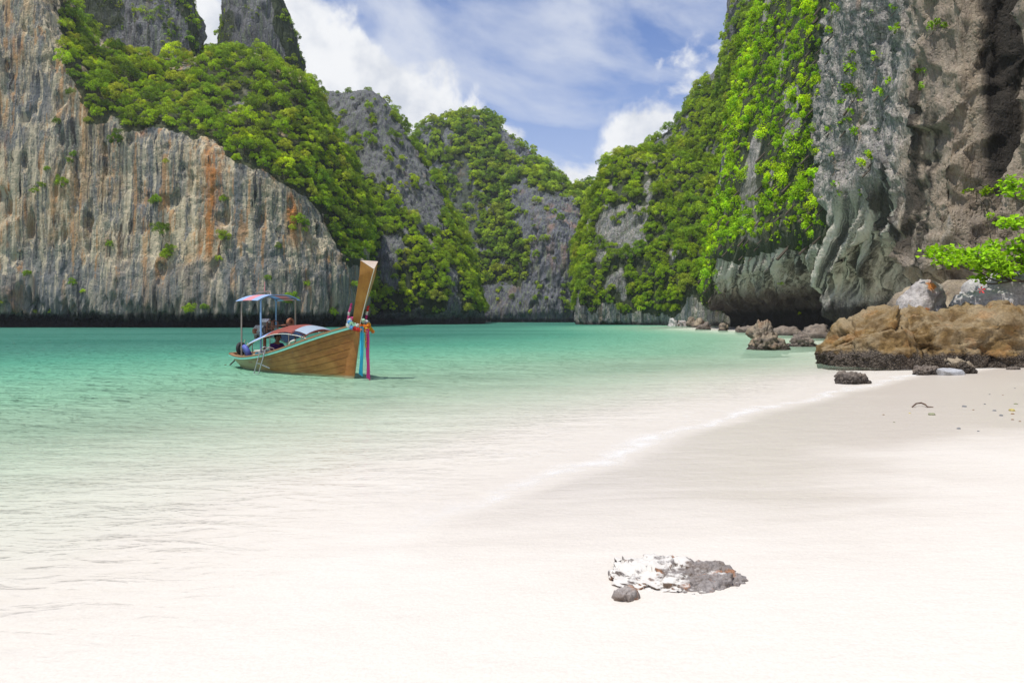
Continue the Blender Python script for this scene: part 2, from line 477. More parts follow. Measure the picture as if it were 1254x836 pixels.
def veg_field(P, base, polys, warp=9, gap=1.0, seed=3):
    """density of plant cover on the rock: base value, then patches laid over it"""
    px, py, d = w2px(P)
    px = px + warp * fbm(P, 5.0, 3, 0.55, seed) * 2; py = py + warp * fbm(P, 5.0, 3, 0.55, seed + 9) * 2
    v = np.full(px.shape, float(base))
    for poly, val in polys: v = np.where(in_poly(px, py, poly), val, v)
    v = v - (v > 0.7) * np.clip(fbm(P, 7.0, 3, 0.55, seed + 21, (1, 1, 0.5)) - 0.16, 0, 1) * 5.0 * gap
    v = np.clip(v, 0.02, 1)
    return v


def Z(z, d): return HOR + (CAM_H - z) * FPX / d


CLIFFS = {}


def karst(S, n, amp, seed, flute=1.0, vegm=None, block=0.5):
    """rock relief: broad buttresses, vertical flutes, ledges and pitting, pushed along the surface normal"""
    keep = np.ones(S.shape[:2]) if vegm is None else 1 - 0.35 * vegm
    big = fbm(S, 11.0, 3, 0.5, seed, (1, 1, 0.55))
    fl = fbm(S, 2.6, 4, 0.55, seed + 40, (1, 1, 0.085), ridged=True)
    fl2 = fbm(S, 0.9, 3, 0.55, seed + 50, (1, 1, 0.06), ridged=True)
    blk = fbm(S, 3.4, 5, 0.55, seed + 60, (1, 1, 0.8), ridged=True)
    zz = S[..., 2] + 2.0 * fbm(S, 9.0, 2, 0.5, seed + 70)
    led = np.abs(((zz / 4.3) % 1.0) - 0.5) * 2; led = sstep(led, 0.0, 0.5) - 0.7
    fine = fbm(S, 0.7, 3, 0.6, seed + 80)
    pock = -np.clip(fbm(S, 2.4, 2, 0.5, seed + 90, (1, 1, 0.40)) - 0.25, 0, 1) * 11.0
    wq = S + 0.9 * np.stack([fbm(S, 3.0, 2, 0.5, seed + 100 + k) for k in range(3)], -1)
    blk = 0.5 * blk + block * 1.2 * facets(wq, 3.2, seed + 7, (1, 1, 0.45)) + block * 0.5 * facets(wq, 1.2, seed + 8, (1, 1, 0.5))
    d = amp * (1.5 * big + flute * (0.60 * fl + 0.34 * fl2) + 0.5 * blk + 0.08 * led + 0.22 * fine + 0.5 * pock)
    return S + n * (d * keep)[..., None]


def cliff(name, cols, nu, nv, mat, amp, seed, veg, flute=1.0, label='', post=None, block=0.6):
    S = loft(cols, nu, nv); n = normals(S)
    ctr = S.reshape(-1, 3)
    view = np.array([0, 0, CAM_H]) - S
    if (n * view).sum(-1).mean() < 0: n = -n; flip = True
    else: flip = False
    v = veg_field(S, *veg)
    D = karst(S, n, amp, seed, flute, sstep(v, 0.3, 0.9), block)
    if post is not None: D = post(S, D, n)
    F = grid_faces(nu, nv)
    if flip: F = F[:, ::-1]
    o = mesh_np(name, D, F, mat, attrs={'veg': sstep(v, 0.25, 0.85)})
    tag(o, label, kind='structure')
    CLIFFS[name] = dict(D=D, N=normals(D) * (-1 if flip else 1), n0=n, v=v, o=o)
    return o


def rock_material(name, cream, grey, dark, orange, o_amt=0.3, dark_amt=0.4, tide=2.0, extra=None, bump_d=0.25, scale=1.0, green=(0.17, 0.20, 0.13), st=0.35):
    m, N = material(name)
    p = N.pos(); px, py, pz = N.sep(p); veg = N.attr('veg')
    warp = N.vmath('SCALE', N.vmath('SUBTRACT', N.noise(p, 0.18 * scale, 3, 0.5, col=True), (0.5, 0.5, 0.5)), None)
    warp.node.inputs['Scale'].default_value = 1.6 / scale
    pw = N.vmath('ADD', p, warp)
    sv = N.vmath('MULTIPLY', pw, (1, 1, 0.045)); sv2 = N.vmath('MULTIPLY', pw, (1, 1, 0.02))
    s1 = N.noise(sv, 0.85 * scale, 6, 0.7); s2 = N.noise(sv2, 2.4 * scale, 4, 0.65); s3 = N.noise(sv, 0.3 * scale, 3, 0.55)
    big = N.noise(p, 0.075 * scale, 4, 0.6, 0.5); med = N.noise(p, 0.6 * scale, 5, 0.65); fine = N.noise(p, 4.0 * scale, 4, 0.7)
    c = N.mix(N.smooth(s1, 0.45, 0.54), cream, grey)
    c = N.mix(N.math('MULTIPLY', N.smooth(big, 0.46, 0.58), 0.7), c, N.mix(N.smooth(med, 0.35, 0.65), grey, dark))
    c = N.mix(N.math('MULTIPLY', N.smooth(s2, 0.52, 0.57), 0.75), c, green)
    c = N.mix(N.math('MULTIPLY', N.smooth(s2, 0.46, 0.40), 0.75), c, cream)
    om = N.math('MULTIPLY', N.smooth(s3, 0.55, 0.68), N.smooth(N.noise(p, 0.11 * scale, 3, 0.5), 0.47, 0.62))
    c = N.mix(N.math('MULTIPLY', om, o_amt * 2.4, clamp=True), c, orange)
    dk = N.smooth(N.noise(N.vmath('ADD', sv, (31, 7, 3)), 0.8 * scale, 4, 0.6), 0.57, 0.66)
    c = N.mix(N.math('MULTIPLY', dk, dark_amt, clamp=True), c, (0.025, 0.025, 0.024))
    var = N.smooth(fine, 0.25, 0.75, 0.55, 1.4); c = N.mix(1.0, c, N.comb(var, var, var), 'MULTIPLY')
    thin = N.smooth(N.noise(N.vmath('MULTIPLY', pw, (1, 1, 0.06)), 3.6 * scale, 3, 0.6), 0.56, 0.66); c = N.mix(N.math('MULTIPLY', thin, 0.5), c, (0.04, 0.04, 0.04))
    if extra: c = extra(N, p, c)
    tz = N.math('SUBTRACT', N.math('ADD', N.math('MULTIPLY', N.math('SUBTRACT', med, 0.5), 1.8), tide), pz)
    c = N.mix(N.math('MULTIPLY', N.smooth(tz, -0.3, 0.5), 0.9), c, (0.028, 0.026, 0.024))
    soil = N.mix(med, (0.018, 0.030, 0.010), (0.045, 0.060, 0.018))
    c = N.mix(N.math('MULTIPLY', N.smooth(N.math('ADD', veg, N.math('MULTIPLY', N.math('SUBTRACT', med, 0.5), 0.7)), 0.25, 0.7), 0.9), c, soil)
    crack = N.smooth(N.voro(N.vmath('MULTIPLY', pw, (1, 1, 0.45)), 0.8 * scale, 'DISTANCE_TO_EDGE'), 0.0, 0.10)
    pits = N.smooth(N.voro(N.vmath('MULTIPLY', pw, (1, 1, 0.6)), 2.6 * scale), 0.0, 0.4)
    h = N.math('ADD', N.math('MULTIPLY', crack, st), N.math('ADD', N.math('MULTIPLY', med, 0.9), N.math('ADD', N.math('MULTIPLY', fine, 0.5), N.math('ADD', N.math('MULTIPLY', s2, 1.0), N.math('MULTIPLY', pits, 0.35)))))
    N.out(N.principled(c, 0.88, N.bump(h, 0.9, bump_d), 0.2))
    return m


def C(px, rows):                 # one profile of a cliff: rows of (py, depth) or (px, py, depth)
    out = []
    for r in rows:
        out.append(px2w(px, *r) if len(r) == 2 else px2w(*r))
    return out


# ---- left cliff: streaked face over a sea notch, wooded shoulder above
def left_col(px, d, lip, ftop, fd, mtop, md, rtop=None, rd=None, notch=5.0):
    r = [(Z(-4, d + notch), d + notch), (Z(0.2, d + notch), d + notch), (Z(2.6, d + notch - 0.6), d + notch - 0.6), (lip, d - 0.6), (lip - 12, d - 1.4), (lip - 60, d - 0.6)]
    r += [((lip - 60) * .5 + ftop * .5, d + 0.4), (ftop, fd), (ftop * .55 + mtop * .45, fd * .55 + md * .45 - 0.5), (mtop, md), (mtop - 6, md + 8), (mtop + 20, md + 30)]
    return C(px, r)


lc = [left_col(-330, 92, 366, -150, 96, -260, 104), left_col(-150, 98, 367, -120, 102, -220, 110), left_col(-40, 102, 368, -60, 106, -130, 114), left_col(30, 103, 369, -20, 106, -110, 114),
      left_col(70, 103, 370, 60, 106, -25, 117), left_col(100, 103.5, 371, 105, 105, 35, 119), left_col(135, 103, 371, 145, 104.5, 62, 121),
      left_col(190, 102.5, 371, 160, 104, 78, 123), left_col(240, 102, 371, 172, 103.5, 78, 124), left_col(285, 102, 371, 194, 103.5, 72, 126),
      left_col(330, 103, 372, 212, 104.5, 80, 127), left_col(370, 105, 374, 238, 106.5, 105, 128), left_col(400, 107, 376, 278, 109, 158, 127),
      left_col(425, 110, 378, 318, 112, 208, 126, notch=4), left_col(443, 114, 381, 340, 115.5, 255, 126, notch=3), left_col(449, 121, 384, 345, 123, 275, 132, notch=2), left_col(447, 135, 388, 350, 137, 285, 146, notch=1)]
LEFT_VEG = [(70, -5), (92, 30), (125, 58), (165, 68), (210, 80), (247, 74), (262, 48), (290, 66), (330, 74), (360, 90), (385, 118), (402, 160), (430, 210), (447, 256), (450, 300), (440, 322),
            (428, 330), (420, 312), (408, 290), (395, 272), (378, 245), (350, 222), (310, 205), (282, 192), (250, 172), (215, 168), (190, 160), (160, 165), (135, 140), (110, 130), (88, 95), (72, 55)]


def left_extra(N, p, c):
    px, py, pz = N.sep(p)
    n0 = N.noise(N.vmath('MULTIPLY', p, (1, 1, 0.6)), 0.085, 4, 0.6, 0.6); st_ = N.noise(N.vmath('MULTIPLY', p, (1, 1, 0.05)), 1.1, 5, 0.65)
    c = N.mix(N.math('MULTIPLY', N.math('MULTIPLY', N.smooth(n0, 0.50, 0.58), N.smooth(st_, 0.40, 0.56)), 0.55), c, N.mix(N.noise(p, 0.8, 4, 0.6), (0.38, 0.22, 0.09), (0.50, 0.36, 0.20)))
    c = N.mix(N.math('MULTIPLY', N.smooth(n0, 0.46, 0.38), 0.7), c, N.mix(st_, (0.07, 0.08, 0.09), (0.20, 0.21, 0.22)))
    hole_shade = N.math('MULTIPLY', N.smooth(N.noise(N.vmath('MULTIPLY', N.vmath('ADD', p, (9, 4, 2)), (1, 1, 0.32)), 0.42, 3, 0.5), 0.66, 0.71), N.smooth(pz, 5, 8))  # dark insides of holes, their shade painted into the colour
    c = N.mix(N.math('MULTIPLY', hole_shade, 0.9), c, (0.03, 0.03, 0.03))
    # grey band low on the wall and a broad rusty streak
    n = N.noise(p, 0.12, 4, 0.6)
    g = N.math('MULTIPLY', N.smooth(N.math('ADD', pz, N.math('MULTIPLY', N.math('SUBTRACT', n, 0.5), 14)), 13.0, 7.0), 0.55)
    c = N.mix(g, c, N.mix(N.noise(p, 0.5, 4, 0.6), (0.11, 0.118, 0.122), (0.23, 0.235, 0.23)))
    wx = N.math('ADD', px, N.math('MULTIPLY', N.math('SUBTRACT', N.noise(N.vmath('MULTIPLY', p, (1, 1, 0.3)), 0.5, 4, 0.65), 0.5), 5.0))
    o = N.math('MULTIPLY', N.math('MULTIPLY', N.smooth(N.math('ABSOLUTE', N.math('ADD', wx, 45.0)), 1.9, 0.2), N.smooth(N.noise(N.vmath('MULTIPLY', p, (1, 1, 0.12)), 1.3, 5, 0.7), 0.40, 0.56)), N.math('MULTIPLY', N.smooth(pz, 9, 12), N.smooth(pz, 33, 24)))
    k1 = N.noise(N.vmath('MULTIPLY', p, (1, 1, 0.03)), 0.95, 5, 0.66); k2 = N.noise(N.vmath('MULTIPLY', N.vmath('ADD', p, (50, 3, 0)), (1, 1, 0.04)), 0.8, 5, 0.66)
    up_ = N.smooth(N.math('ADD', pz, N.math('MULTIPLY', N.math('SUBTRACT', n, 0.5), 16)), 4.0, 9.0, 0.35, 1.0)
    c = N.mix(N.math('MULTIPLY', N.math('MULTIPLY', N.smooth(k1, 0.53, 0.60), up_), 0.75), c, (0.60, 0.51, 0.35))
    c = N.mix(N.math('MULTIPLY', N.math('MULTIPLY', N.smooth(k2, 0.56, 0.62), up_), 0.6), c, (0.46, 0.24, 0.09))
    c = N.mix(N.math('MULTIPLY', N.smooth(k1, 0.42, 0.36), 0.8), c, (0.045, 0.047, 0.05))
    return N.mix(N.math('MULTIPLY', o, 0.85), c, (0.44, 0.17, 0.04))


m_rock_left = rock_material('limestone_streaked', (0.50, 0.41, 0.265), (0.215, 0.205, 0.185), (0.09, 0.095, 0.10), (0.45, 0.19, 0.055), 0.5, 0.95, 2.2, left_extra, green=(0.22, 0.23, 0.17), st=0.12)
def left_post(S, D, n):
    z = S[..., 2]; f = fbm(S, 1.1, 3, 0.55, 501, (1, 1, 0.02), ridged=True); m = np.exp(-((z - 3.6) / 1.5) ** 2)
    D = D.copy(); D[..., 2] -= m * np.clip(f, -0.3, 1) * 2.6; D[..., 1] -= m * f * 0.9
    return D


cliff('cliff_left', lc, 560, 430, m_rock_left, 0.62, 11, (0.04, [(LEFT_VEG, 1.0), ([(180, 215), (190, 215), (222, 340), (240, 372), (222, 372), (205, 330)], 0.35),
      ([(100, 120), (135, 128), (130, 150), (105, 145)], 0.9), ([(60, 60), (95, 95), (95, 120), (60, 100)], 0.3)], 9, 0.35), 0.8,
      'tall limestone cliff streaked cream, grey and rust above a dark sea notch', left_post, block=0.45)

m_rock_grey = rock_material('limestone_grey', (0.19, 0.19, 0.195), (0.12, 0.123, 0.135), (0.06, 0.063, 0.072), (0.33, 0.22, 0.13), 0.12, 0.5, 1.5)


def wall_col(px, rows): return C(px, rows)


# ---- rock wall behind the wooded shoulder, and the tower beside it
up = []
for px, top, d in ((40, -120, 126), (70, -110, 124), (110, -100, 124), (150, -95, 125), (190, -80, 125), (220, -40, 125), (238, 0, 126), (247, 35, 129), (251, 70, 134), (249, 92, 146)):
    lo = max(top + 20, 118)
    up.append(C(px, [(lo + 70, d - 3), (lo, d), (lo * .6 + top * .4, d + 1.5), (lo * .2 + top * .8, d + 3.5), (top, d + 6), (top + 4, d + 14), (lo + 40, d + 30)]))
cliff('cliff_upper_left', up, 200, 170, m_rock_grey, 0.8, 23, (0.30, [([(75, -60), (130, -60), (150, 20), (120, 50), (90, 20)], 0.6), ([(205, -30), (240, -10), (250, 60), (232, 80), (228, 20)], 0.75)], 7), 1.5,
      'grey limestone wall with scattered shrubs above the wooded shoulder')
tw = []
for px, top, d in ((262, 100, 158), (266, 50, 152), (269, 5, 148), (278, -45, 145), (300, -60, 144), (325, -55, 144), (342, -12, 144), (356, 22, 145), (367, 60, 147), (378, 112, 150), (384, 140, 158)):
    tx = 312 + (px - 312) * 0.9
    tw.append(C(px, [(230, d - 4), (150, d - 2), (max(top + 5, 90), d), (top * .5 + max(top + 5, 90) * .5, d + 1), (top, d + 3), (top + 2, d + 10), (200, d + 26)]))
cliff('cliff_tower', tw, 190, 200, m_rock_grey, 0.75, 29, (0.24, [([(335, -40), (352, 0), (366, 40), (386, 120), (372, 140), (345, 60), (330, 0)], 0.7), ([(262, 20), (285, 10), (282, 110), (262, 120)], 0.6)], 6), 1.6,
      'narrow grey limestone tower with steep bare sides and tufts of shrubs')

# ---- middle ridge: rock shoulder and wooded slope running down to the water
rd = []
for px, top, d, td in ((340, 122, 168, 190), (372, 121, 164, 186), (398, 121, 158, 182), (425, 119, 150, 180), (452, 116, 143, 178), (470, 130, 141, 177), (488, 160, 141, 176), (510, 195, 142, 174),
                       (535, 235, 144, 172), (553, 268, 146, 171), (568, 305, 149, 170), (579, 345, 153, 170), (585, 372, 158, 171), (588, 380, 168, 180), (584, 384, 188, 200)):
    b = min(372, top + (HOR - top) * .92 + 12)
    b = max(b, top + 4)
    rd.append(C(px, [(Z(-4, d + 2), d + 2), (Z(0.3, d + 2), d + 2), (Z(1.6, d + 1.5), d + 1.5), (Z(3.0, d), d), (b * .7 + top * .3 if b > top else b, d + 3), (b * .45 + top * .55, d * .55 + td * .45), (b * .2 + top * .8, d * .25 + td * .75),
                     (top, td), (top - 1, td + 8), (top + 60, td + 34)]))
cliff('cliff_middle_ridge', rd, 330, 260, m_rock_grey, 0.85, 37, (0.92, [([(385, 105), (462, 104), (480, 146), (508, 190), (545, 245), (528, 290), (500, 272), (470, 232), (440, 208), (415, 180), (390, 150)], 0.13),
      ([(448, 380), (590, 380), (590, 400), (448, 400)], 0.0)], 7), 1.4, 'steep ridge with a bare rock shoulder and trees down to the water')

# ---- far mountain closing the bay
fm = []
for px, top, d, td in ((455, 260, 226, 262), (490, 215, 218, 260), (507, 188, 214, 258), (520, 160, 210, 256), (545, 153, 207, 255), (575, 146, 204, 254), (600, 150, 202, 252), (614, 166, 201, 250), (640, 181, 200, 246), (656, 199, 199, 242),
                       (680, 222, 199, 236), (696, 234, 200, 230), (708, 239, 202, 226), (716, 250, 206, 226), (722, 262, 216, 232)):
    k = sstep(np.array(float(px)), 600, 680)
    m1 = 0.16 + 0.0 * k; f = lambda a: d + (td - d) * a
    rows = [(Z(-4, d), d), (Z(0.4, d), d), (Z(3.0, d - 0.8), d - 0.8)]
    for a, bslope, bcliff in ((0.22, 0.14, 0.03), (0.42, 0.30, 0.06), (0.62, 0.52, 0.12), (0.82, 0.78, 0.45), (1.0, 1.0, 1.0)):
        bb = bslope * (1 - k) + bcliff * k
        rows.append((392 + (top - 392) * a, f(bb)))
    rows += [(top - 0.5, td + 9), (top + 90, td + 60)]
    fm.append(C(px, rows))
def far_extra(N, p, c):
    px, py, pz = N.sep(p)
    n = N.noise(N.vmath('MULTIPLY', p, (1, 1, 0.12)), 0.3, 4, 0.6)
    o = N.math('MULTIPLY', N.smooth(n, 0.5, 0.66), N.math('MULTIPLY', N.smooth(px, 3, 9), N.math('MULTIPLY', N.smooth(pz, 12, 20), N.smooth(pz, 42, 34))))
    return N.mix(N.math('MULTIPLY', o, 0.55), c, (0.30, 0.18, 0.13))


m_rock_far = rock_material('limestone_far', (0.15, 0.155, 0.175), (0.10, 0.107, 0.128), (0.055, 0.06, 0.075), (0.30, 0.19, 0.13), 0.25, 0.4, 1.2, far_extra, scale=0.7)
cliff('cliff_far_mountain', fm, 330, 300, m_rock_far, 1.0, 43, (0.80, [([(626, 230), (704, 242), (724, 300), (724, 350), (640, 352), (652, 310), (630, 270)], 0.05), ([(585, 350), (722, 348), (722, 396), (585, 396)], 0.16),
      ([(545, 200), (570, 190), (590, 240), (580, 330), (560, 330)], 0.55), ([(606, 155), (640, 175), (662, 205), (640, 200), (615, 185)], 0.35)], 6, 2.0), 1.6, 'wooded limestone mountain closing the far end of the bay')
fs = []
for px, top, d in ((690, 262, 226), (700, 242, 224), (712, 236, 222), (724, 234, 221), (736, 238, 221), (760, 246, 222), (790, 255, 226)):
    fs.append(C(px, [(Z(-4, d), d), (Z(0.4, d), d), (Z(5, d), d), (330, d + 3), (285, d + 5), (top, d + 11), (top + 1, d + 18), (top + 80, d + 40)]))
cliff('cliff_far_spur', fs, 90, 150, m_rock_far, 0.8, 47, (0.75, [([(690, 330), (760, 330), (760, 400), (690, 400)], 0.15)], 5), 1.4, 'dim wooded spur half hidden behind the right headland')

# ---- right headland and the mountain behind it
hd = []
for px, top, d, td in ((717, 330, 172, 180), (709, 322, 150, 166), (712, 300, 142, 160), (724, 268, 139, 158), (736, 232, 138, 156), (750, 204, 137, 154), (775, 192, 135, 153), (800, 192, 131, 152), (830, 196, 126, 150), (860, 205, 120, 146), (900, 215, 116, 140)):
    b = 377
    rows = [(Z(-4, d + 0.6), d + 0.6), (Z(0.3, d + 0.6), d + 0.6), (Z(1.2, d + 0.3), d + 0.3), (b, d), (b * .8 + top * .2, d + 0.8), (b * .55 + top * .45, d + (td - d) * .25), (b * .25 + top * .75, d + (td - d) * .55), (top, td), (top - 1, td + 8), (top + 60, td + 30)]
    hd.append(C(px, rows))
m_rock_pale = rock_material('limestone_pale', (0.36, 0.33, 0.29), (0.24, 0.24, 0.245), (0.13, 0.13, 0.135), (0.38, 0.24, 0.14), 0.25, 0.6, 0.7)
cliff('cliff_headland', hd, 240, 220, m_rock_pale, 0.7, 53, (0.95, [([(700, 376), (900, 376), (900, 400), (700, 400)], 0.0), ([(733, 262), (752, 250), (792, 250), (800, 296), (770, 310), (742, 330), (730, 300)], 0.5)], 14), 1.2,
      'wooded headland with a pale rock foot at the water')
rr = []
for px, top, d, td in ((740, 235, 178, 190), (775, 207, 168, 184), (800, 182, 160, 180), (828, 160, 152, 176), (850, 130, 146, 172), (868, 106, 142, 168), (884, 84, 138, 164), (893, 50, 135, 160), (896, 10, 133, 157), (905, -40, 131, 154), (940, -110, 128, 150), (1000, -160, 124, 146), (1080, -190, 120, 142)):
    rows = [(Z(-3, d), d), (340, d), (max(300, top + 30), d + 2), (max(300, top + 30) * .6 + top * .4, d + (td - d) * .4), (max(300, top + 30) * .25 + top * .75, d + (td - d) * .7), (top, td), (top - 1, td + 7), (top + 60, td + 30)]
    rr.append(C(px, rows))
cliff('cliff_right_mountain', rr, 260, 230, m_rock_grey, 0.9, 59, (0.88, [([(890, -30), (915, -30), (905, 30), (890, 90), (872, 112), (868, 100), (884, 60)], 0.25), ([(800, 178), (850, 135), (842, 165), (805, 196)], 0.5)], 6), 1.4,
      'steep wooded mountain rising behind the right headland')

# ---- near right cliff: bare grey wall over a draped overhang and sea cave
# stations: depth, base x, lip height, cave depth, lean of the wall, crest height
near = []
for d, bx, lip, cave, lean, crest in ((118, 40.0, 4.5, 1.0, 0.10, 44), (110, 33.0, 4.6, 1.6, 0.10, 46), (103, 29.0, 4.4, 3.0, 0.10, 47), (96, 27.6, 4.6, 3.6, 0.11, 48), (88, 26.2, 5.6, 4.6, 0.12, 48), (79, 26.3, 6.2, 4.6, 0.12, 47), (70, 26.3, 6.2, 5.0, 0.10, 46),
                                      (63, 25.9, 6.9, 6.2, 0.07, 45), (57, 25.4, 7.0, 6.6, 0.05, 44), (52, 23.4, 4.6, 5.4, 0.03, 44), (48.5, 21.6, 1.9, 1.6, 0.03, 44), (45, 21.4, 3.6, 2.2, 0.02, 43), (41, 21.3, 5.0, 3.4, 0.0, 42),
                                      (37.5, 20.8, 4.4, 3.0, 0.0, 41), (35, 20.6, 2.6, 1.6, 0.0, 41), (32.6, 21.0, 2.8, 1.0, 0.0, 40), (31.0, 23.6, 2.8, 0.6, -0.02, 40), (29.6, 23.4, 2.8, 0.6, -0.02, 40), (28.0, 20.6, 2.6, 1.2, 0.0, 40), (24, 20.4, 2.4, 1.2, 0.0, 38), (18, 21.5, 2.4, 1, 0.0, 36), (10, 24, 2.4, 1, 0.05, 34), (0, 28, 2, 1, 0.1, 30)):
    cx = cave * 1.3; lip = lip * (0.8 if d > 54 else 1.0)
    q = [(bx + cx, d, -3), (bx + cx, d, 0.35), (bx + cx, d, lip * 0.38), (bx + cx * 0.58, d, lip * 0.66), (bx + 0.1, d, lip), (bx - 0.9, d, lip + 1.3), (bx - 0.6, d, lip + 4.2), (bx + lean * 6, d, lip + 9), (bx + lean * 18, d, 21), (bx + lean * 34, d, 31), (bx + lean * 60 + 1.5, d, crest), (bx + lean * 60 + 8, d, crest + 4), (bx + 34, d, crest + 2)]
    near.append(q)


def near_post(S, D, n):
    """flowstone drapery on the lip of the overhang and blocky relief on the bare wall"""
    y, z = S[..., 1], S[..., 2]
    q = S.copy(); q[..., 1] = q[..., 1] + 0.8 * q[..., 2]; q[..., 0] *= 0.3                   # drapes lean along the wall
    dr = fbm(q, 1.9, 3, 0.5, 303, (1.0, 1.0, 0.07), ridged=True)
    m = sstep(z, 1.2, 3.2) * (1 - sstep(z, 7.5, 10.5)) * sstep(y, 33, 40)
    blk = fbm(S, 1.5, 5, 0.6, 311, (1, 1, 0.6), ridged=True)
    wq = S + 1.1 * np.stack([fbm(S, 2.2, 2, 0.5, 330 + k) for k in range(3)], -1)
    cell = fbm(wq, 0.8, 3, 0.6, 317, (1, 1, 0.5), ridged=True)
    m2 = (1 - sstep(y, 60, 75))
    fc = facets(wq, 2.1, 321, (0.8, 1.0, 0.55), 0.6); fc2 = facets(wq, 0.75, 322, (0.8, 1.0, 0.6), 0.6)
    rib = fbm(q, 0.9, 3, 0.55, 309, (1.0, 1.0, 0.03), ridged=True); mf = np.exp(-((z - 4.3) / 1.4) ** 2) * sstep(y, 50, 56)
    D = D.copy(); D[..., 2] -= mf * np.clip(rib, -0.2, 1) * 1.3
    return D + n * ((1 - 0.8 * m) * m2 * (0.46 * fc + 0.24 * fc2) + 1.5 * m * dr + m2 * (0.25 * blk + 0.12 * cell))[..., None]


def near_extra(N, p, c):
    px, py, pz = N.sep(p)
    # smooth pale green flowstone around the lip
    q = N.comb(N.math('MULTIPLY', px, 0.25), N.math('ADD', py, N.math('MULTIPLY', pz, 0.8)), N.math('MULTIPLY', pz, 0.05))
    f = N.noise(q, 1.9, 5, 0.68)
    fm_ = N.math('MULTIPLY', N.smooth(pz, 2.0, 4.0), N.math('MULTIPLY', N.smooth(pz, 11.0, 7.0), N.smooth(py, 33, 42)))
    c = N.mix(N.math('MULTIPLY', fm_, 0.9), c, N.ramp(f, [(0.40, (0.06, 0.056, 0.046)), (0.46, (0.24, 0.225, 0.18)), (0.52, (0.54, 0.50, 0.41)), (0.60, (0.68, 0.63, 0.53))]))
    # brown stained wall nearer the beach
    bw = N.math('MULTIPLY', N.smooth(N.math('ADD', py, N.math('MULTIPLY', N.math('SUBTRACT', N.noise(p, 0.3, 4, 0.6), 0.5), 6)), 38.0, 35.0), 0.75)
    c = N.mix(bw, c, N.ramp(N.noise(N.vmath('MULTIPLY', p, (1, 1, 0.35)), 0.45, 5, 0.65), [(0.3, (0.13, 0.105, 0.085)), (0.45, (0.27, 0.21, 0.15)), (0.6, (0.36, 0.285, 0.20)), (0.72, (0.30, 0.285, 0.27))]))
    # black seep stains, then cave shade painted as colour
    wob = N.math('MULTIPLY', N.math('SUBTRACT', N.noise(N.vmath('MULTIPLY', p, (1, 1, 0.35)), 0.8, 4, 0.6), 0.5), 2.4)
    yy = N.math('ADD', py, wob)
    for y0, hw, z0, z1 in ((40.2, 0.85, 5.6, 9.4), (38.6, 0.5, 6.6, 10.5), (35.2, 0.45, 4.5, 15.0), (36.3, 0.35, 2.5, 8.0), (34.0, 0.25, 3.0, 12.0)):
        k = N.math('MULTIPLY', N.smooth(N.math('ABSOLUTE', N.math('SUBTRACT', yy, y0)), hw + 0.15, hw - 0.25), N.math('MULTIPLY', N.smooth(pz, z0, z0 + 0.9), N.smooth(pz, z1 + 0.8, z1 - 0.8)))
        c = N.mix(N.math('MULTIPLY', k, 0.88), c, (0.032, 0.028, 0.022))
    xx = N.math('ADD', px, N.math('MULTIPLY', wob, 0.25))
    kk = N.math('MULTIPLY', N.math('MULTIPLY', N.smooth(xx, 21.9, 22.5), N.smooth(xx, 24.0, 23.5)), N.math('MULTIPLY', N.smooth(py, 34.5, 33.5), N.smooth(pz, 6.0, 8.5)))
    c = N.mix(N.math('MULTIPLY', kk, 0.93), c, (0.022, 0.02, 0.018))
    c2 = N.math('MULTIPLY', N.smooth(N.math('ABSOLUTE', N.math('SUBTRACT', yy, 38.6)), 3.2, 2.2), N.smooth(N.math('ADD', pz, N.math('MULTIPLY', wob, 0.5)), 4.4, 3.4))  # low cave in the near wall: its shade is put into the colour
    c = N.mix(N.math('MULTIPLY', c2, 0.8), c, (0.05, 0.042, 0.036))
    cave = N.smooth(N.math('ADD', N.math('ADD', pz, N.math('MULTIPLY', wob, 0.8)), N.math('MULTIPLY', N.math('SUBTRACT', f, 0.5), -7.0)), 5.2, 3.6)  # dark wet rock, with the shade of the undercut painted in
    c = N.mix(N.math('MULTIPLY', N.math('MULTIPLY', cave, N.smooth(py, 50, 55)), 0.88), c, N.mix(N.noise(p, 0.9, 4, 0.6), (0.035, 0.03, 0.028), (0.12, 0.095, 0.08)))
    return c


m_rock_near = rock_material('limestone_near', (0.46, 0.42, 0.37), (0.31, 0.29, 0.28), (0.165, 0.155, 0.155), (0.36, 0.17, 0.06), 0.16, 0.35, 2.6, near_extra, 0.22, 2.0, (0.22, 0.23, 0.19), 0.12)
NEAR_VEG = [(885, -60), (1010, -60), (1018, 15), (1004, 60), (994, 120), (996, 190), (990, 240), (1000, 285), (985, 308), (945, 300), (915, 316), (890, 330), (872, 345), (860, 372), (852, 398), (800, 398), (800, 100)]
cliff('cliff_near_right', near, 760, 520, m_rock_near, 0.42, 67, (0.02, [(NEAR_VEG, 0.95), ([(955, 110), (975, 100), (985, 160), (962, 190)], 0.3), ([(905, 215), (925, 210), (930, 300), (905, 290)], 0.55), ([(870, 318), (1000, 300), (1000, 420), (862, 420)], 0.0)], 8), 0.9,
      'grey rock wall with a draped overhang and sea cave at its foot', near_post)
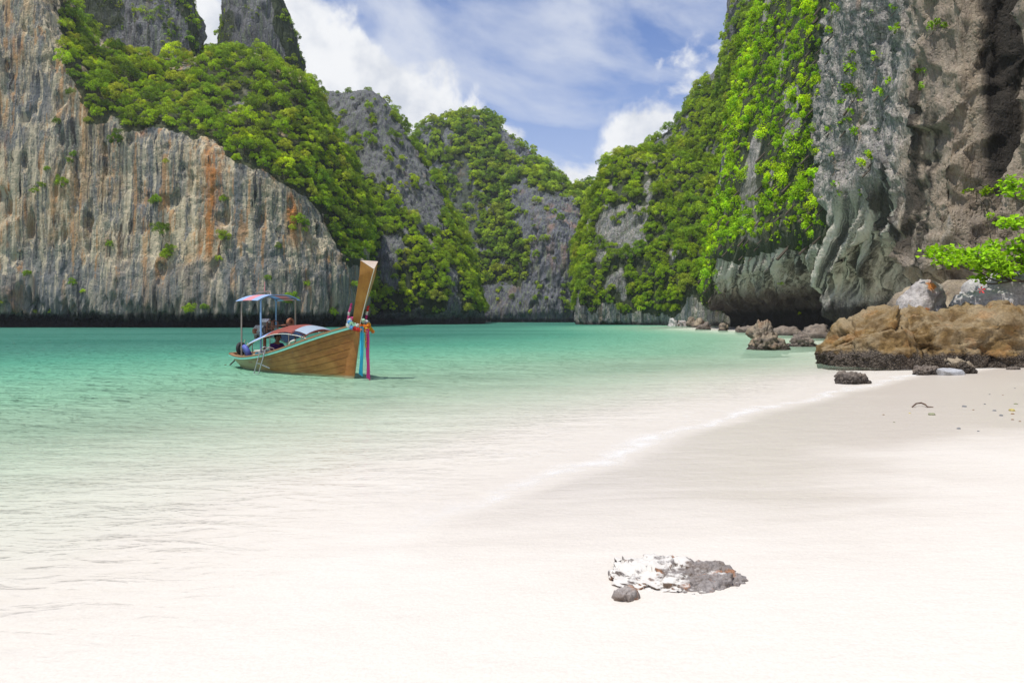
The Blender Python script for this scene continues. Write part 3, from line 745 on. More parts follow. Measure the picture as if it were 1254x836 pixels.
# ================================================================== PLANTS
def leaf_material(name, cols, trans=0.28):
    m, N = material(name)
    r = N.rnd(); lv = N.attr('leaf')
    base = N.ramp(r, cols)
    pos = N.pos(); n = N.noise(pos, 0.10, 2, 0.5)
    base = N.mix(N.smooth(n, 0.36, 0.64), base, N.mix(1.0, base, (1.28, 1.16, 0.75), 'MULTIPLY'))
    base = N.mix(1.0, base, (1.56, 1.60, 1.12), 'MULTIPLY')
    k = N.smooth(lv, 0.0, 1.0, 0.40, 1.8)
    c = N.mix(1.0, base, N.comb(k, k, N.math('MULTIPLY', k, 0.9)), 'MULTIPLY')
    pr = N.principled(c, 0.6, None, 0.14)
    tl = N.new('ShaderNodeBsdfTranslucent'); N.put(tl.inputs[0], N.mix(1.0, c, (1.5, 1.35, 0.45), 'MULTIPLY'))
    N.out(N.mixsh(trans, pr, tl.outputs[0])); return m


m_leaf = leaf_material('foliage', [(0.0, (0.055, 0.100, 0.020)), (0.2, (0.132, 0.188, 0.036)), (0.42, (0.163, 0.247, 0.026)), (0.62, (0.109, 0.188, 0.026)), (0.80, (0.232, 0.323, 0.026)), (0.92, (0.186, 0.210, 0.060)), (1.0, (0.271, 0.352, 0.024))])
m_leaf_lush = leaf_material('foliage_lush', [(0.0, (0.117, 0.211, 0.017)), (0.3, (0.169, 0.279, 0.015)), (0.55, (0.123, 0.228, 0.020)), (0.8, (0.220, 0.331, 0.017)), (1.0, (0.256, 0.359, 0.020))], 0.34)
m_leaf_mid = leaf_material('foliage_mid', [(0.0, (0.105, 0.170, 0.026)), (0.25, (0.150, 0.215, 0.030)), (0.5, (0.185, 0.275, 0.026)), (0.72, (0.110, 0.190, 0.030)), (0.88, (0.250, 0.335, 0.028)), (1.0, (0.180, 0.210, 0.060))], 0.3)
m_leaf_far = leaf_material('foliage_far', [(0.0, (0.070, 0.123, 0.029)), (0.3, (0.116, 0.180, 0.034)), (0.6, (0.155, 0.225, 0.034)), (0.85, (0.217, 0.285, 0.034)), (1.0, (0.139, 0.165, 0.054))], 0.22)
m_bark, N = material('bark')
bn = N.noise(N.vmath('MULTIPLY', N.obj(), (1, 1, 0.3)), 9, 4, 0.6)
N.out(N.principled(N.mix(bn, (0.05, 0.04, 0.03), (0.13, 0.105, 0.08)), 0.9, N.bump(bn, 0.5, 0.03)))


def leaf_quads(P, Nn, L, W, rng):
    """leaf faces: kite-shaped, folded a little; returns verts (n,4,3)"""
    n = len(P); t = rng.normal(size=(n, 3)); t[:, 2] -= 0.35
    t -= Nn * (t * Nn).sum(1, keepdims=True); t /= np.linalg.norm(t, axis=1, keepdims=True) + 1e-9
    b = np.cross(Nn, t)
    L = L[:, None]; W = W[:, None]
    return np.stack([P - t * L * .5, P + b * W * .5 + t * L * 0.02 + Nn * L * 0.05, P + t * L * .5 - Nn * L * .12, P - b * W * .5 + t * L * 0.02 + Nn * L * 0.05], 1)


def crown_mesh(name, seed, lobes, per, leaf, mat, flat=0.72, lob_r=(0.20, 0.44), droop=0.0):
    rng = np.random.default_rng(seed)
    V = []; val = []
    a0 = rng.uniform(0, 6.28)
    for i in range(lobes):
        a = a0 + i * 2.39996 + rng.normal() * 0.25; q = (i + 0.5) / lobes
        zz = 1 - 1.45 * q; rr = math.sqrt(max(0.02, 1 - min(1, zz * zz)))
        s = rng.uniform(0.46, 0.98)
        c = np.array([rr * math.cos(a) * s, rr * math.sin(a) * s, zz * flat * s + 0.78 - droop * q])
        lr = rng.uniform(*lob_r)
        u = rng.normal(size=(per, 3)); u[:, 2] = np.where(u[:, 2] < -0.4, -u[:, 2], u[:, 2]); u /= np.linalg.norm(u, axis=1, keepdims=True)
        P = c + u * (lr * rng.uniform(0.62, 1.10, size=(per, 1))) * np.array([1.0, 1.0, 0.85])
        Nn = u * 0.75 + rng.normal(size=(per, 3)) * 0.50 + np.array([0, 0, 0.22]); Nn /= np.linalg.norm(Nn, axis=1, keepdims=True)
        V.append(leaf_quads(P, Nn, leaf * rng.uniform(0.7, 1.35, per), leaf * rng.uniform(0.45, 0.8, per), rng))
        val.append(np.repeat(np.clip(rng.normal(0.5, 0.20, per) + rng.normal() * 0.18, 0, 1), 4))
    V = np.concatenate(V).reshape(-1, 3); F = np.arange(len(V)).reshape(-1, 4)
    o = mesh_np(name, V, F, mat, smooth=False, attrs={'leaf': np.concatenate(val)})
    me = o.data; bpy.data.objects.remove(o); return me


def trunk_mesh(name, seed):
    rng = random.Random(seed); b = MB()
    lean = (rng.uniform(-.1, .1), rng.uniform(-.1, .1))
    top = Vector((lean[0], lean[1], 0.62))
    b.tube([(0, 0, -0.35), (lean[0] * .3, lean[1] * .3, 0.1), (lean[0] * .8, lean[1] * .8, 0.4), top], [0.06, 0.045, 0.035, 0.028], 6)
    for k in range(5):
        a = k * 1.3 + rng.uniform(-.3, .3); h = rng.uniform(0.25, 0.58)
        s0 = Vector((lean[0] * h * 1.4, lean[1] * h * 1.4, h))
        b.tube([s0, s0 + Vector((math.cos(a) * .25, math.sin(a) * .25, .22)), s0 + Vector((math.cos(a) * .52, math.sin(a) * .52, .34))], [0.024, 0.016, 0.008], 5)
    o = b.build(name, m_bark); me = o.data; bpy.data.objects.remove(o); return me


TRUNKS = [trunk_mesh('trunk', 5 + k) for k in range(3)]
KIND = {
    'wood': [crown_mesh('crown', 100 + k, (15, 12, 18, 14)[k], (170, 190, 150, 180)[k], (0.098, 0.092, 0.09, 0.105)[k], m_leaf, (0.72, 0.85, 0.6, 0.95)[k]) for k in range(4)],
    'lush': [crown_mesh('crown', 200 + k, (17, 14, 20)[k], (190, 210, 170)[k], (0.10, 0.11, 0.09)[k], m_leaf_lush, (0.8, 1.0, 0.7)[k], (0.22, 0.42), (0.15, 0.35, 0.1)[k]) for k in range(3)],
    'mid': [crown_mesh('crown', 500 + k, (16, 13, 19)[k], (160, 180, 150)[k], (0.10, 0.105, 0.092)[k], m_leaf_mid, (0.8, 0.95, 0.65)[k]) for k in range(3)],
    'far': [crown_mesh('crown', 300 + k, (14, 11, 16)[k], (75, 85, 70)[k], (0.155, 0.16, 0.15)[k], m_leaf_far, (0.7, 0.85, 0.6)[k]) for k in range(3)],
}


def scatter(cname, rmin, rmax, space, seed, thr=0.0, small=0.0, tilt=0.55, sink=0.15, keepfn=None):
    """dart-throw tree positions over a cliff surface, weighted by its plant cover"""
    c = CLIFFS[cname]; D, n, v = c['D'], c['N'], c['v']
    rng = np.random.default_rng(seed)
    du = np.linalg.norm(np.gradient(D, axis=0), axis=-1); dv = np.linalg.norm(np.gradient(D, axis=1), axis=-1)
    wgt = (du * dv * np.clip(v, 0, 1)).ravel()
    # leave out what faces away from the bay and what is under water
    P = D.reshape(-1, 3); nn = n.reshape(-1, 3)
    px, py, d = w2px(P)
    wgt = wgt * (P[:, 2] > 1.2) * (px > -260) * (px < 1500) * (py > -200)
    if cname == 'cliff_near_right': wgt = wgt * (px < 1008)
    clump = fbm(P, 4.5, 3, 0.55, seed + 5)
    vv = v.ravel(); wgt = wgt * np.where(vv > 0.7, 1.0, sstep(clump, 0.02, 0.25) * 1.6)
    tot = wgt.sum(); r_mean = (rmin + rmax) / 2
    m = int(tot / (r_mean * space) ** 2 * 3.0)
    idx = rng.choice(len(P), size=m, p=wgt / tot)
    res = []; cell = rmax * space; H = {}
    for i in idx:
        t = rng.random(); r = rmin + (rmax - rmin) * t * t
        if rng.random() < small: r *= rng.uniform(0.35, 0.6)
        if vv[i] < 0.7: r *= 0.72
        p = P[i]; k = tuple(np.floor(p / cell).astype(int)); ok = True
        for a in (-1, 0, 1):
            for b in (-1, 0, 1):
                for e in (-1, 0, 1):
                    for (q, rq) in H.get((k[0] + a, k[1] + b, k[2] + e), ()):
                        if (p[0] - q[0])**2 + (p[1] - q[1])**2 + (p[2] - q[2])**2 < (space * 0.5 * (r + rq))**2: ok = False; break
                    if not ok: break
                if not ok: break
            if not ok: break
        if not ok: continue
        H.setdefault(k, []).append((p, r))
        nn_ = c['n0'].reshape(-1, 3)[i]
        ax = np.array([0, 0, 1.0]) + nn_ * tilt * np.array([1, 1, 0.3]); ax /= np.linalg.norm(ax)
        res.append((p - ax * r * sink, ax, r, rng.uniform(0, 6.28)))
    return res


def frame_rot(ax, ang):
    q = Vector((0, 0, 1)).rotation_difference(Vector(ax)); return (q.to_matrix() @ Matrix.Rotation(ang, 3, 'Z')).to_euler()


FORESTS = []
for cname, kind, rmin, rmax, space, seed, small, tilt in (
        ('cliff_left', 'wood', 0.7, 1.8, 1.18, 1, 0.30, 0.55), ('cliff_upper_left', 'wood', 0.8, 1.9, 1.0, 2, 0.3, 0.7), ('cliff_tower', 'wood', 0.8, 1.7, 1.0, 3, 0.3, 0.7),
        ('cliff_middle_ridge', 'mid', 0.75, 1.9, 1.18, 4, 0.3, 0.5), ('cliff_far_mountain', 'far', 1.0, 2.4, 1.05, 5, 0.3, 0.5), ('cliff_far_spur', 'far', 1.4, 2.6, 1.0, 6, 0.2, 0.5),
        ('cliff_headland', 'mid', 0.7, 1.9, 1.16, 7, 0.3, 0.6), ('cliff_right_mountain', 'mid', 0.75, 1.9, 1.15, 8, 0.3, 0.6), ('cliff_near_right', 'lush', 0.9, 2.6, 0.84, 9, 0.4, 0.9)):
    FORESTS.append((cname, kind, scatter(cname, rmin, rmax, space, seed, small=small, tilt=tilt)))

# which crowns show most: walk from near to far over a coarse screen mask
MW, MH = 418, 279
occ = np.zeros((MH, MW), bool); ztr = np.full((MH, MW), 1e9)
for c in CLIFFS.values():
    px, py, d = w2px(c['D'].reshape(-1, 3)); ix = (px / 3).astype(int); iy = (py / 3).astype(int)
    m = (ix >= 0) & (ix < MW) & (iy >= 0) & (iy < MH); np.minimum.at(ztr, (iy[m], ix[m]), d[m])
allt = []
for fi, (cname, kind, lst) in enumerate(FORESTS):
    for k, (p, ax, r, a) in enumerate(lst):
        ctr = np.asarray(p) + np.asarray(ax) * r * 0.78; allt.append((np.linalg.norm(ctr), fi, k, ctr, r))
allt.sort(key=lambda t: t[0]); vis = {}
for dist, fi, k, ctr, r in allt:
    px, py, d = w2px(ctr); rp = r * FPX / d / 3; cx, cy = px / 3, py / 3
    x0, x1, y0, y1 = max(0, int(cx - rp)), min(MW, int(cx + rp) + 1), max(0, int(cy - rp * .8)), min(MH, int(cy + rp * .8) + 1)
    if x0 >= x1 or y0 >= y1: continue
    sub = occ[y0:y1, x0:x1]; free = (~sub) & (ztr[y0:y1, x0:x1] > d - r * 1.6)
    yy, xx = np.mgrid[y0:y1, x0:x1]; free &= ((xx + .5 - cx) ** 2 + ((yy + .5 - cy) / .8) ** 2) < rp * rp
    vis[(fi, k)] = free.sum(); occ[y0:y1, x0:x1] |= free
def zone(cname, ctr, r):
    """what a tree stands beside, for its label and group"""
    px, py, dd = (float(q) for q in w2px(ctr)); z = ctr[2]; big = r > 1.45
    if cname == 'cliff_left':
        w_ = 'spreading tree' if big else 'small leafy tree'
        if px < 150: return w_ + ' on the ledge beside the highest bare face of the streaked cliff'
        if py > np.interp(px, [150, 250, 310, 380, 450], [135, 145, 175, 210, 270]): return w_ + ' overhanging the top edge of the streaked left cliff face'
        if px < 262: return w_ + ' at the foot of the upper grey wall on the left shoulder'
        if px < 385: return w_ + ' below the narrow limestone tower on the left shoulder'
        return w_ + ' on the steep right-hand end of the left cliff shoulder'
    if cname == 'cliff_upper_left': return 'shrubby tree clinging to the grey wall above the wooded shoulder'
    if cname == 'cliff_tower': return 'shrubby tree clinging to the narrow grey limestone tower'
    if cname == 'cliff_middle_ridge':
        if z < 12: return 'leafy tree just above the water on the middle ridge behind the prow'
        return 'leafy tree high on the middle ridge under its bare rock shoulder'
    if cname == 'cliff_far_mountain': return 'distant tree on the summit of the mountain closing the bay' if z > 45 else 'distant tree on the lower flank of the mountain closing the bay'
    if cname == 'cliff_far_spur': return 'dim distant tree on the spur behind the headland'
    if cname == 'cliff_headland':
        if z < 9: return 'leafy tree low on the headland just above its pale rock foot'
        return 'leafy tree on the crest of the headland' if z > 26 else 'leafy tree halfway up the headland beside its grey rock patch'
    if cname == 'cliff_right_mountain': return 'leafy tree on the steep mountain behind the headland'
    if z < 12: return 'bright green tree hanging just above the pale flowstone overhang'
    if px > 955: return 'bright green tree hanging beside the bare grey face of the near cliff'
    return 'bright green tree high on the hanging green curtain of the near cliff' if z > 26 else 'bright green tree amid the hanging green curtain of the near cliff'


order = sorted(vis, key=lambda q: -vis[q]); single = set(order[:285])
PROTO = {}
for fi, (cname, kind, lst) in enumerate(FORESTS):
    meshes = KIND[kind]; rest = []
    for k, (p, ax, r, a) in enumerate(lst):
        mi = (k * 7 + fi) % len(meshes)
        if (fi, k) in single:
            t = empty('tree', p); t.rotation_euler = frame_rot(ax, a); sc = r; t.scale = (sc, sc, sc * (1.0 + 0.5 * ((k * 37) % 10) / 10))
            lb_ = zone(cname, np.asarray(p) + np.asarray(ax) * r * 0.78, r); tag(t, lb_, 'tree', 'trees: ' + lb_.split(' tree ')[0] + ', ' + lb_.split(' tree ')[1])
            tk = bpy.data.objects.new('trunk', TRUNKS[k % 3]); COL.objects.link(tk); tk.parent = t
            cr = bpy.data.objects.new('crown', meshes[mi]); COL.objects.link(cr); cr.parent = t
            PROTO.setdefault((kind, mi), cr)
        else: rest.append((p, ax, r, a, mi))
    FORESTS[fi] = (cname, kind, rest)


def scatter_nodes(name, protos):
    g = bpy.data.node_groups.new(name, 'GeometryNodeTree')
    g.interface.new_socket('Geometry', in_out='INPUT', socket_type='NodeSocketGeometry'); g.interface.new_socket('Geometry', in_out='OUTPUT', socket_type='NodeSocketGeometry')
    gi = g.nodes.new('NodeGroupInput'); go = g.nodes.new('NodeGroupOutput'); ip = g.nodes.new('GeometryNodeInstanceOnPoints'); g2 = g.nodes.new('GeometryNodeGeometryToInstance')
    for o in protos:
        oi = g.nodes.new('GeometryNodeObjectInfo'); oi.transform_space = 'ORIGINAL'; oi.inputs['Object'].default_value = o
        g.links.new(oi.outputs['Geometry'], g2.inputs[0])
    def named(nm, typ):
        a = g.nodes.new('GeometryNodeInputNamedAttribute'); a.data_type = typ; a.inputs[0].default_value = nm; return a.outputs[0]
    g.links.new(gi.outputs[0], ip.inputs['Points']); g.links.new(g2.outputs[0], ip.inputs['Instance']); ip.inputs['Pick Instance'].default_value = True
    g.links.new(named('pick', 'INT'), ip.inputs['Instance Index']); 
    e = g.nodes.new('FunctionNodeEulerToRotation'); g.links.new(named('rot', 'FLOAT_VECTOR'), e.inputs[0]); g.links.new(e.outputs[0], ip.inputs['Rotation'])
    vs = g.nodes.new('ShaderNodeVectorMath'); vs.operation = 'SCALE'; vs.inputs[0].default_value = (1, 1, 1.22); g.links.new(named('size', 'FLOAT'), vs.inputs['Scale']); g.links.new(vs.outputs[0], ip.inputs['Scale']); g.links.new(ip.outputs[0], go.inputs[0])
    return g


def forest(name, rows, protos, label):
    me = bpy.data.meshes.new(name); me.from_pydata([tuple(r[0]) for r in rows], [], []); me.update()
    a = me.attributes.new('rot', 'FLOAT_VECTOR', 'POINT'); a.data.foreach_set('vector', np.array([frame_rot(r[1], r[3])[:] for r in rows], np.float32).ravel())
    a = me.attributes.new('size', 'FLOAT', 'POINT'); a.data.foreach_set('value', np.array([r[2] for r in rows], np.float32))
    a = me.attributes.new('pick', 'INT', 'POINT'); a.data.foreach_set('value', np.array([r[4] % len(protos) for r in rows], np.int32))
    o = bpy.data.objects.new(name, me); COL.objects.link(o); tag(o, label, kind='stuff')
    md = o.modifiers.new('scatter', 'NODES'); md.node_group = scatter_nodes(name + '_nodes', protos)
    return o


FL = {'cliff_left': 'dense woodland covering the shoulder of the left cliff', 'cliff_upper_left': 'scrub dotting the upper grey wall', 'cliff_tower': 'scrub dotting the limestone tower', 'cliff_middle_ridge': 'dense woodland on the middle ridge',
      'cliff_far_mountain': 'distant woodland on the far mountain', 'cliff_far_spur': 'distant woodland on the far spur', 'cliff_headland': 'dense woodland on the headland', 'cliff_right_mountain': 'dense woodland on the right mountain', 'cliff_near_right': 'bright hanging greenery on the near right cliff'}
for fi, (cname, kind, rest) in enumerate(FORESTS):
    pr = [PROTO[(kind, i)] for i in range(len(KIND[kind])) if (kind, i) in PROTO]
    if not pr:
        pr = [PROTO[q] for q in PROTO if q[0] == 'wood']
    if rest: forest('woodland', rest, pr, FL[cname])
print('TREES', sum(len(f[2]) for f in FORESTS), len(single), [(f[0], len(f[2])) for f in FORESTS], {k: sum(1 for q in single if q[0] == k) for k in range(9)})
# ================================================================== ROCKS
def stone_material(name, top, mid, low, barn=0.0, rust=0.0, tide=0.7, dust=0.0, bump=0.05, sc=1.0):
    m, N = material(name)
    p = N.pos(); px, py, pz = N.sep(p)
    big = N.noise(p, 0.9 * sc, 4, 0.6, 0.4); med = N.noise(p, 3.2 * sc, 5, 0.65); fine = N.noise(p, 14 * sc, 4, 0.7); lay = N.noise(N.vmath('MULTIPLY', p, (0.5, 0.5, 2.6)), 1.6 * sc, 5, 0.65, 0.3)
    c = N.mix(N.smooth(lay, 0.36, 0.64), mid, low); c = N.mix(N.smooth(big, 0.45, 0.65), c, top)
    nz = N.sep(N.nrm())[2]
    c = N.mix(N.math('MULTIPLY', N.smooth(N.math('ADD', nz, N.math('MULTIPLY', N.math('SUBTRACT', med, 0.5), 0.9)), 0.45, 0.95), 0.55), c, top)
    if rust: c = N.mix(N.math('MULTIPLY', N.smooth(N.noise(p, 1.5 * sc, 4, 0.6), 0.56, 0.66), rust), c, (0.42, 0.15, 0.03))
    var = N.smooth(fine, 0.2, 0.8, 0.62, 1.3); c = N.mix(1.0, c, N.comb(var, var, var), 'MULTIPLY')
    h = N.math('ADD', N.math('MULTIPLY', med, 1.0), N.math('ADD', N.math('MULTIPLY', fine, 0.35), N.math('MULTIPLY', lay, 0.8)))
    if barn:
        vb = N.voro(p, 16 * sc); bm_ = N.smooth(N.math('ADD', N.math('SUBTRACT', tide, pz), N.math('MULTIPLY', N.math('SUBTRACT', N.math('ADD', med, big), 1.0), 0.8)), -0.08, 0.14)
        bc = N.ramp(vb, [(0.0, (0.26, 0.22, 0.18)), (0.25, (0.11, 0.09, 0.075)), (0.6, (0.045, 0.038, 0.034))])
        bc = N.mix(N.smooth(fine, 0.6, 0.75), bc, (0.30, 0.26, 0.22))
        c = N.mix(N.math('MULTIPLY', bm_, barn), c, bc); h = N.math('ADD', h, N.math('MULTIPLY', N.math('MULTIPLY', vb, bm_), -1.6))
    if dust:
        dm = N.smooth(N.math('ADD', N.math('ADD', N.math('MULTIPLY', nz, 0.5), N.math('MULTIPLY', N.math('SUBTRACT', 0.98, px), 0.75)), N.noise(p, 7.0, 5, 0.6)), 0.94 - dust * 0.2, 1.10 - dust * 0.2)
        c = N.mix(dm, c, (0.60, 0.572, 0.532)); h = N.math('MULTIPLY', h, N.math('SUBTRACT', 1.0, N.math('MULTIPLY', dm, 0.8)))
    N.out(N.principled(c, 0.85, N.bump(h, 0.9, bump), 0.25)); return m


def ico(sub):
    bm = bmesh.new(); bmesh.ops.create_icosphere(bm, subdivisions=sub, radius=1.0)
    V = np.array([v.co[:] for v in bm.verts]); F = np.array([[v.index for v in f.verts] for f in bm.faces]); bm.free()
    return V, F


ICO = {k: ico(k) for k in (3, 4, 5, 6)}


def rock(name, loc, size, seed, mat, label, cat='rock', group=None, sub=5, box=3.0, cuts=9, rough=0.10, rz=0.0, tilt=(0, 0), barn=0.0, tide=0.7, cutr=(0.72, 0.98), taper=0.0, shape=None, hf=1.0, feat=None):
    rng = np.random.default_rng(seed); U, F = ICO[sub]
    k = (np.abs(U) ** box).sum(1) ** (-1 / box); V = U * k[:, None]
    for _ in range(cuts):
        n = rng.normal(size=3); n[2] = abs(n[2]) * 0.7; n /= np.linalg.norm(n); t = rng.uniform(*cutr)
        d = V @ n - t * np.abs(n).sum() ** 0.35; V = V - np.clip(d, 0, None)[:, None] * n * 0.96
    if taper: V[:, :2] *= (1 - taper * (V[:, 2:3] + 1) / 2)
    if shape is not None: V = shape(V)
    S = np.array(size) / 2; W = V * S
    g = feat or float(np.min(S)) * 1.3
    nn = W / (S ** 2); nn /= np.linalg.norm(nn, axis=1, keepdims=True) + 1e-9
    a = rough * g
    disp = a * (1.1 * fbm(W + seed, g * 0.9, 3, 0.5, seed) + 0.9 * fbm(W + seed, g * 0.45, 5, 0.58, seed + 3, ridged=True) + hf * 0.35 * fbm(W + seed, g * 0.10, 3, 0.6, seed + 5) + 1.9 * facets(W + seed + 0.3 * g * fbm(W, g * .5, 2, 0.5, seed)[:, None], g * 0.75, seed + 11) + 0.5 * facets(W - seed, g * 0.3, seed + 12))
    W = W + nn * disp[:, None]
    E = Euler((tilt[0], tilt[1], rz)).to_matrix(); W = W @ np.array(E).T
    if barn:
        zz = W[:, 2] + loc[2]; m = 1 - sstep(zz + 0.5 * fbm(W, 0.7, 3, 0.5, seed + 8), tide - 0.08, tide + 0.06)
        W = W + nn * (m * barn * (0.6 + fbm(W, 0.16, 4, 0.65, seed + 9, ridged=True)))[:, None]
    o = mesh_np(name, W, F, mat, smooth=True); o.location = loc
    tag(o, label, cat, group); return o


m_ochre = stone_material('ochre_rock', (0.27, 0.21, 0.125), (0.21, 0.135, 0.052), (0.13, 0.083, 0.036), 0.90, 0.16, 0.50, bump=0.07)
m_pale = stone_material('pale_rock', (0.50, 0.48, 0.46), (0.42, 0.40, 0.39), (0.33, 0.315, 0.31), 0.0, 0.0, bump=0.05)
m_rusty = stone_material('rusty_rock', (0.45, 0.42, 0.40), (0.34, 0.30, 0.28), (0.22, 0.20, 0.20), 0.0, 0.95, bump=0.05)
m_barn = stone_material('barnacle_rock', (0.24, 0.20, 0.165), (0.17, 0.135, 0.11), (0.10, 0.085, 0.075), 0.85, 0.0, 0.10, bump=0.07)
m_crag = stone_material('crag_rock', (0.34, 0.28, 0.20), (0.22, 0.175, 0.125), (0.12, 0.10, 0.085), 0.9, 0.15, 0.22, bump=0.07)
m_buried = stone_material('buried_rock', (0.27, 0.245, 0.235), (0.19, 0.17, 0.165), (0.13, 0.095, 0.07), 0.0, 0.5, dust=0.3, bump=0.012, sc=5.0)
m_slabby = stone_material('small_stone', (0.34, 0.31, 0.29), (0.25, 0.22, 0.205), (0.17, 0.13, 0.105), 0.0, 0.4, bump=0.01, sc=6.0)
m_slab = stone_material('slab_rock', (0.45, 0.46, 0.49), (0.34, 0.35, 0.37), (0.24, 0.23, 0.22), 0.0, 0.0, bump=0.02, sc=2.0)


def at(px, py, d): return np.array(px2w(px, py, d))


def gz(x, y): return float(sand_height(np.array([x]), np.array([y]))[0][0])


def left_shape(V):
    W = V.copy(); x = W[:, 0]
    W[:, 2] = np.where(W[:, 2] > -0.3, -0.3 + (W[:, 2] + 0.3) * (0.60 + 0.40 * sstep(x, -0.95, 0.5)), W[:, 2])
    W[:, 1] *= 0.7 + 0.3 * sstep(x, -1.0, 0.2); return W


def right_shape(V):
    W = V.copy(); x = W[:, 0]
    top = 0.92 + 0.12 * np.exp(-((x + 0.80) / 0.10) ** 2) - 0.16 * np.exp(-((x + 0.52) / 0.14) ** 2) + 0.04 * np.sin(x * 5)
    W[:, 2] = np.where(W[:, 2] > 0, W[:, 2] * top, W[:, 2]); return W


b1 = rock('boulder', (12.0, 22.9, 0.60), (2.8, 2.9, 2.75), 41, m_ochre, 'ochre boulder with a sloping back and barnacle skirt, standing in the water\'s edge', 'boulder', None, 6, 4.5, 13, 0.12, 0.05, (0.0, -0.06), 0.12, 0.50, (0.66, 0.95), 0.12, left_shape, feat=1.5)
b2 = rock('boulder', (16.1, 23.1, 0.58), (6.0, 3.0, 2.85), 57, m_ochre, 'long ochre boulder with a barnacle skirt, running along the sand to the cliff', 'boulder', None, 6, 5.0, 9, 0.12, 0.0, (0.0, 0.0), 0.12, 0.50, (0.80, 1.0), 0.10, right_shape, feat=1.5)
rock('rock', (15.0, 24.9, 2.05), (2.1, 1.4, 1.65), 34, m_rusty, 'pointed grey rock with rust orange patches wedged behind the ochre boulders', 'rock', None, 5, 3.4, 12, 0.08, 0.5, (0.1, 0.22), taper=0.35)
rock('rock', (16.9, 24.5, 1.95), (2.2, 1.5, 1.15), 15, m_pale, 'pale grey wedge-shaped rock on top of the long ochre boulder', 'rock', None, 5, 3.0, 12, 0.07, 0.1, (0.1, -0.18))
rock('rock', (18.6, 25.6, 2.35), (3.4, 2.0, 1.7), 19, m_pale, 'largest pale rock lying under the leafy hibiscus bush', 'rock', None, 5, 3.0, 10, 0.07, -0.1, (0.15, -0.14))
rock('rock', (18.4, 27.0, 1.4), (7.0, 3.0, 3.2), 23, m_crag, 'brown rock block between the pale rocks and the cliff foot', 'rock', None, 5, 3.0, 10, 0.08)
# rocks in the shallows
a = at(934, 427, 33.6); rock('rock', (a[0], a[1], 0.42), (1.75, 1.6, 1.75), 5, m_crag, 'craggy brown rock with a pointed top standing in the shallow water', 'rock', None, 5, 2.4, 14, 0.30, 0.2, taper=0.42, barn=0.07, tide=0.25, feat=0.8)
a = at(981, 423, 37.0); rock('rock', (a[0], a[1], 0.10), (1.55, 1.2, 0.95), 6, m_barn, 'low dark rock awash beside the craggy pointed rock', 'rock', None, 5, 2.5, 12, 0.24, 0.1, taper=0.35, barn=0.05, tide=0.3)
a = at(1046, 470, 16.6); rock('rock', (a[0], a[1], gz(a[0], a[1]) + 0.07), (0.74, 0.55, 0.40), 7, m_barn, 'small dark rounded rock in the thin swash', 'rock', None, 5, 2.6, 10, 0.22, 0.1, taper=0.2)
# cluster on the sand at the boulder foot
a = at(1135, 460, 18.9); rock('rock', (a[0], a[1], gz(a[0], a[1]) + 0.07), (0.60, 0.40, 0.30), 8, m_barn, 'dark knobbly stone lying against the pale slab on the sand', 'rock', None, 5, 2.5, 8, 0.26, 0.1)
a = at(1163, 461, 18.7); rock('rock', (a[0], a[1], gz(a[0], a[1]) + 0.05), (0.74, 0.50, 0.24), 9, m_slab, 'pale grey flat slab between two dark stones on the sand', 'rock', None, 4, 4.0, 8, 0.05, 0.2, (0.0, 0.06))
a = at(1174, 457, 19.2); rock('rock', (a[0] + 0.04, a[1], gz(a[0], a[1]) + 0.20), (0.78, 0.40, 0.28), 10, m_crag, 'brown slanting stone leaning over the pale slab on the sand', 'rock', None, 5, 3.0, 8, 0.22, -0.1, (0.0, 0.42))
a = at(1241, 450, 20.5); rock('rock', (a[0], a[1], gz(a[0], a[1]) + 0.02), (0.36, 0.26, 0.14), 11, m_barn, 'small flat stone by itself at the foot of the long boulder', 'rock', None, 4, 3.0, 8, 0.1)
# far shore rocks
for i, (px, py, d, wd, hh, mt, lb) in enumerate((
        (862, 403, 88, 1.9, 1.0, m_barn, 'low dark rock just off the cliff foot past the tan boulders'),
        (886, 405, 80, 1.1, 1.1, m_crag, 'small upright tan rock on the sand strip below the overhang'),
        (906, 407, 74, 1.0, 0.8, m_barn, 'small dark rock on the sand strip behind the craggy pointed rock'),
        (824, 398, 118, 1.9, 1.6, m_pale, 'leftmost pale tan boulder at the foot of the headland trees'),
        (836, 398, 116, 1.8, 1.3, m_rusty, 'tan boulder between the pale one and the cliff foot'),
        (847, 397, 114, 1.7, 2.2, m_crag, 'taller brown boulder where headland trees meet the cliff'),
        (856, 399, 108, 2.4, 1.5, m_crag, 'brown boulder tucked under the near end of the overhang'),
        (918, 404, 70, 2.6, 0.9, m_barn, 'long dark ledge rock at the mouth of the sea cave'),
        (960, 407, 60, 3.4, 0.9, m_barn, 'broad dark ledge rock inside the sea cave mouth'),
        (1004, 408, 52, 2.8, 1.3, m_barn, 'dark rock heap under the hanging rock foot'))):
    x, y, z = at(px, py, d)
    rock('rock', (x, y, max(gz(x, y), -0.1) + hh * 0.22), (wd, wd * 0.8, hh * 1.15), 70 + i, mt, lb, 'rock', None, 4, 2.6, 10, 0.22, i * 0.7, taper=0.25)
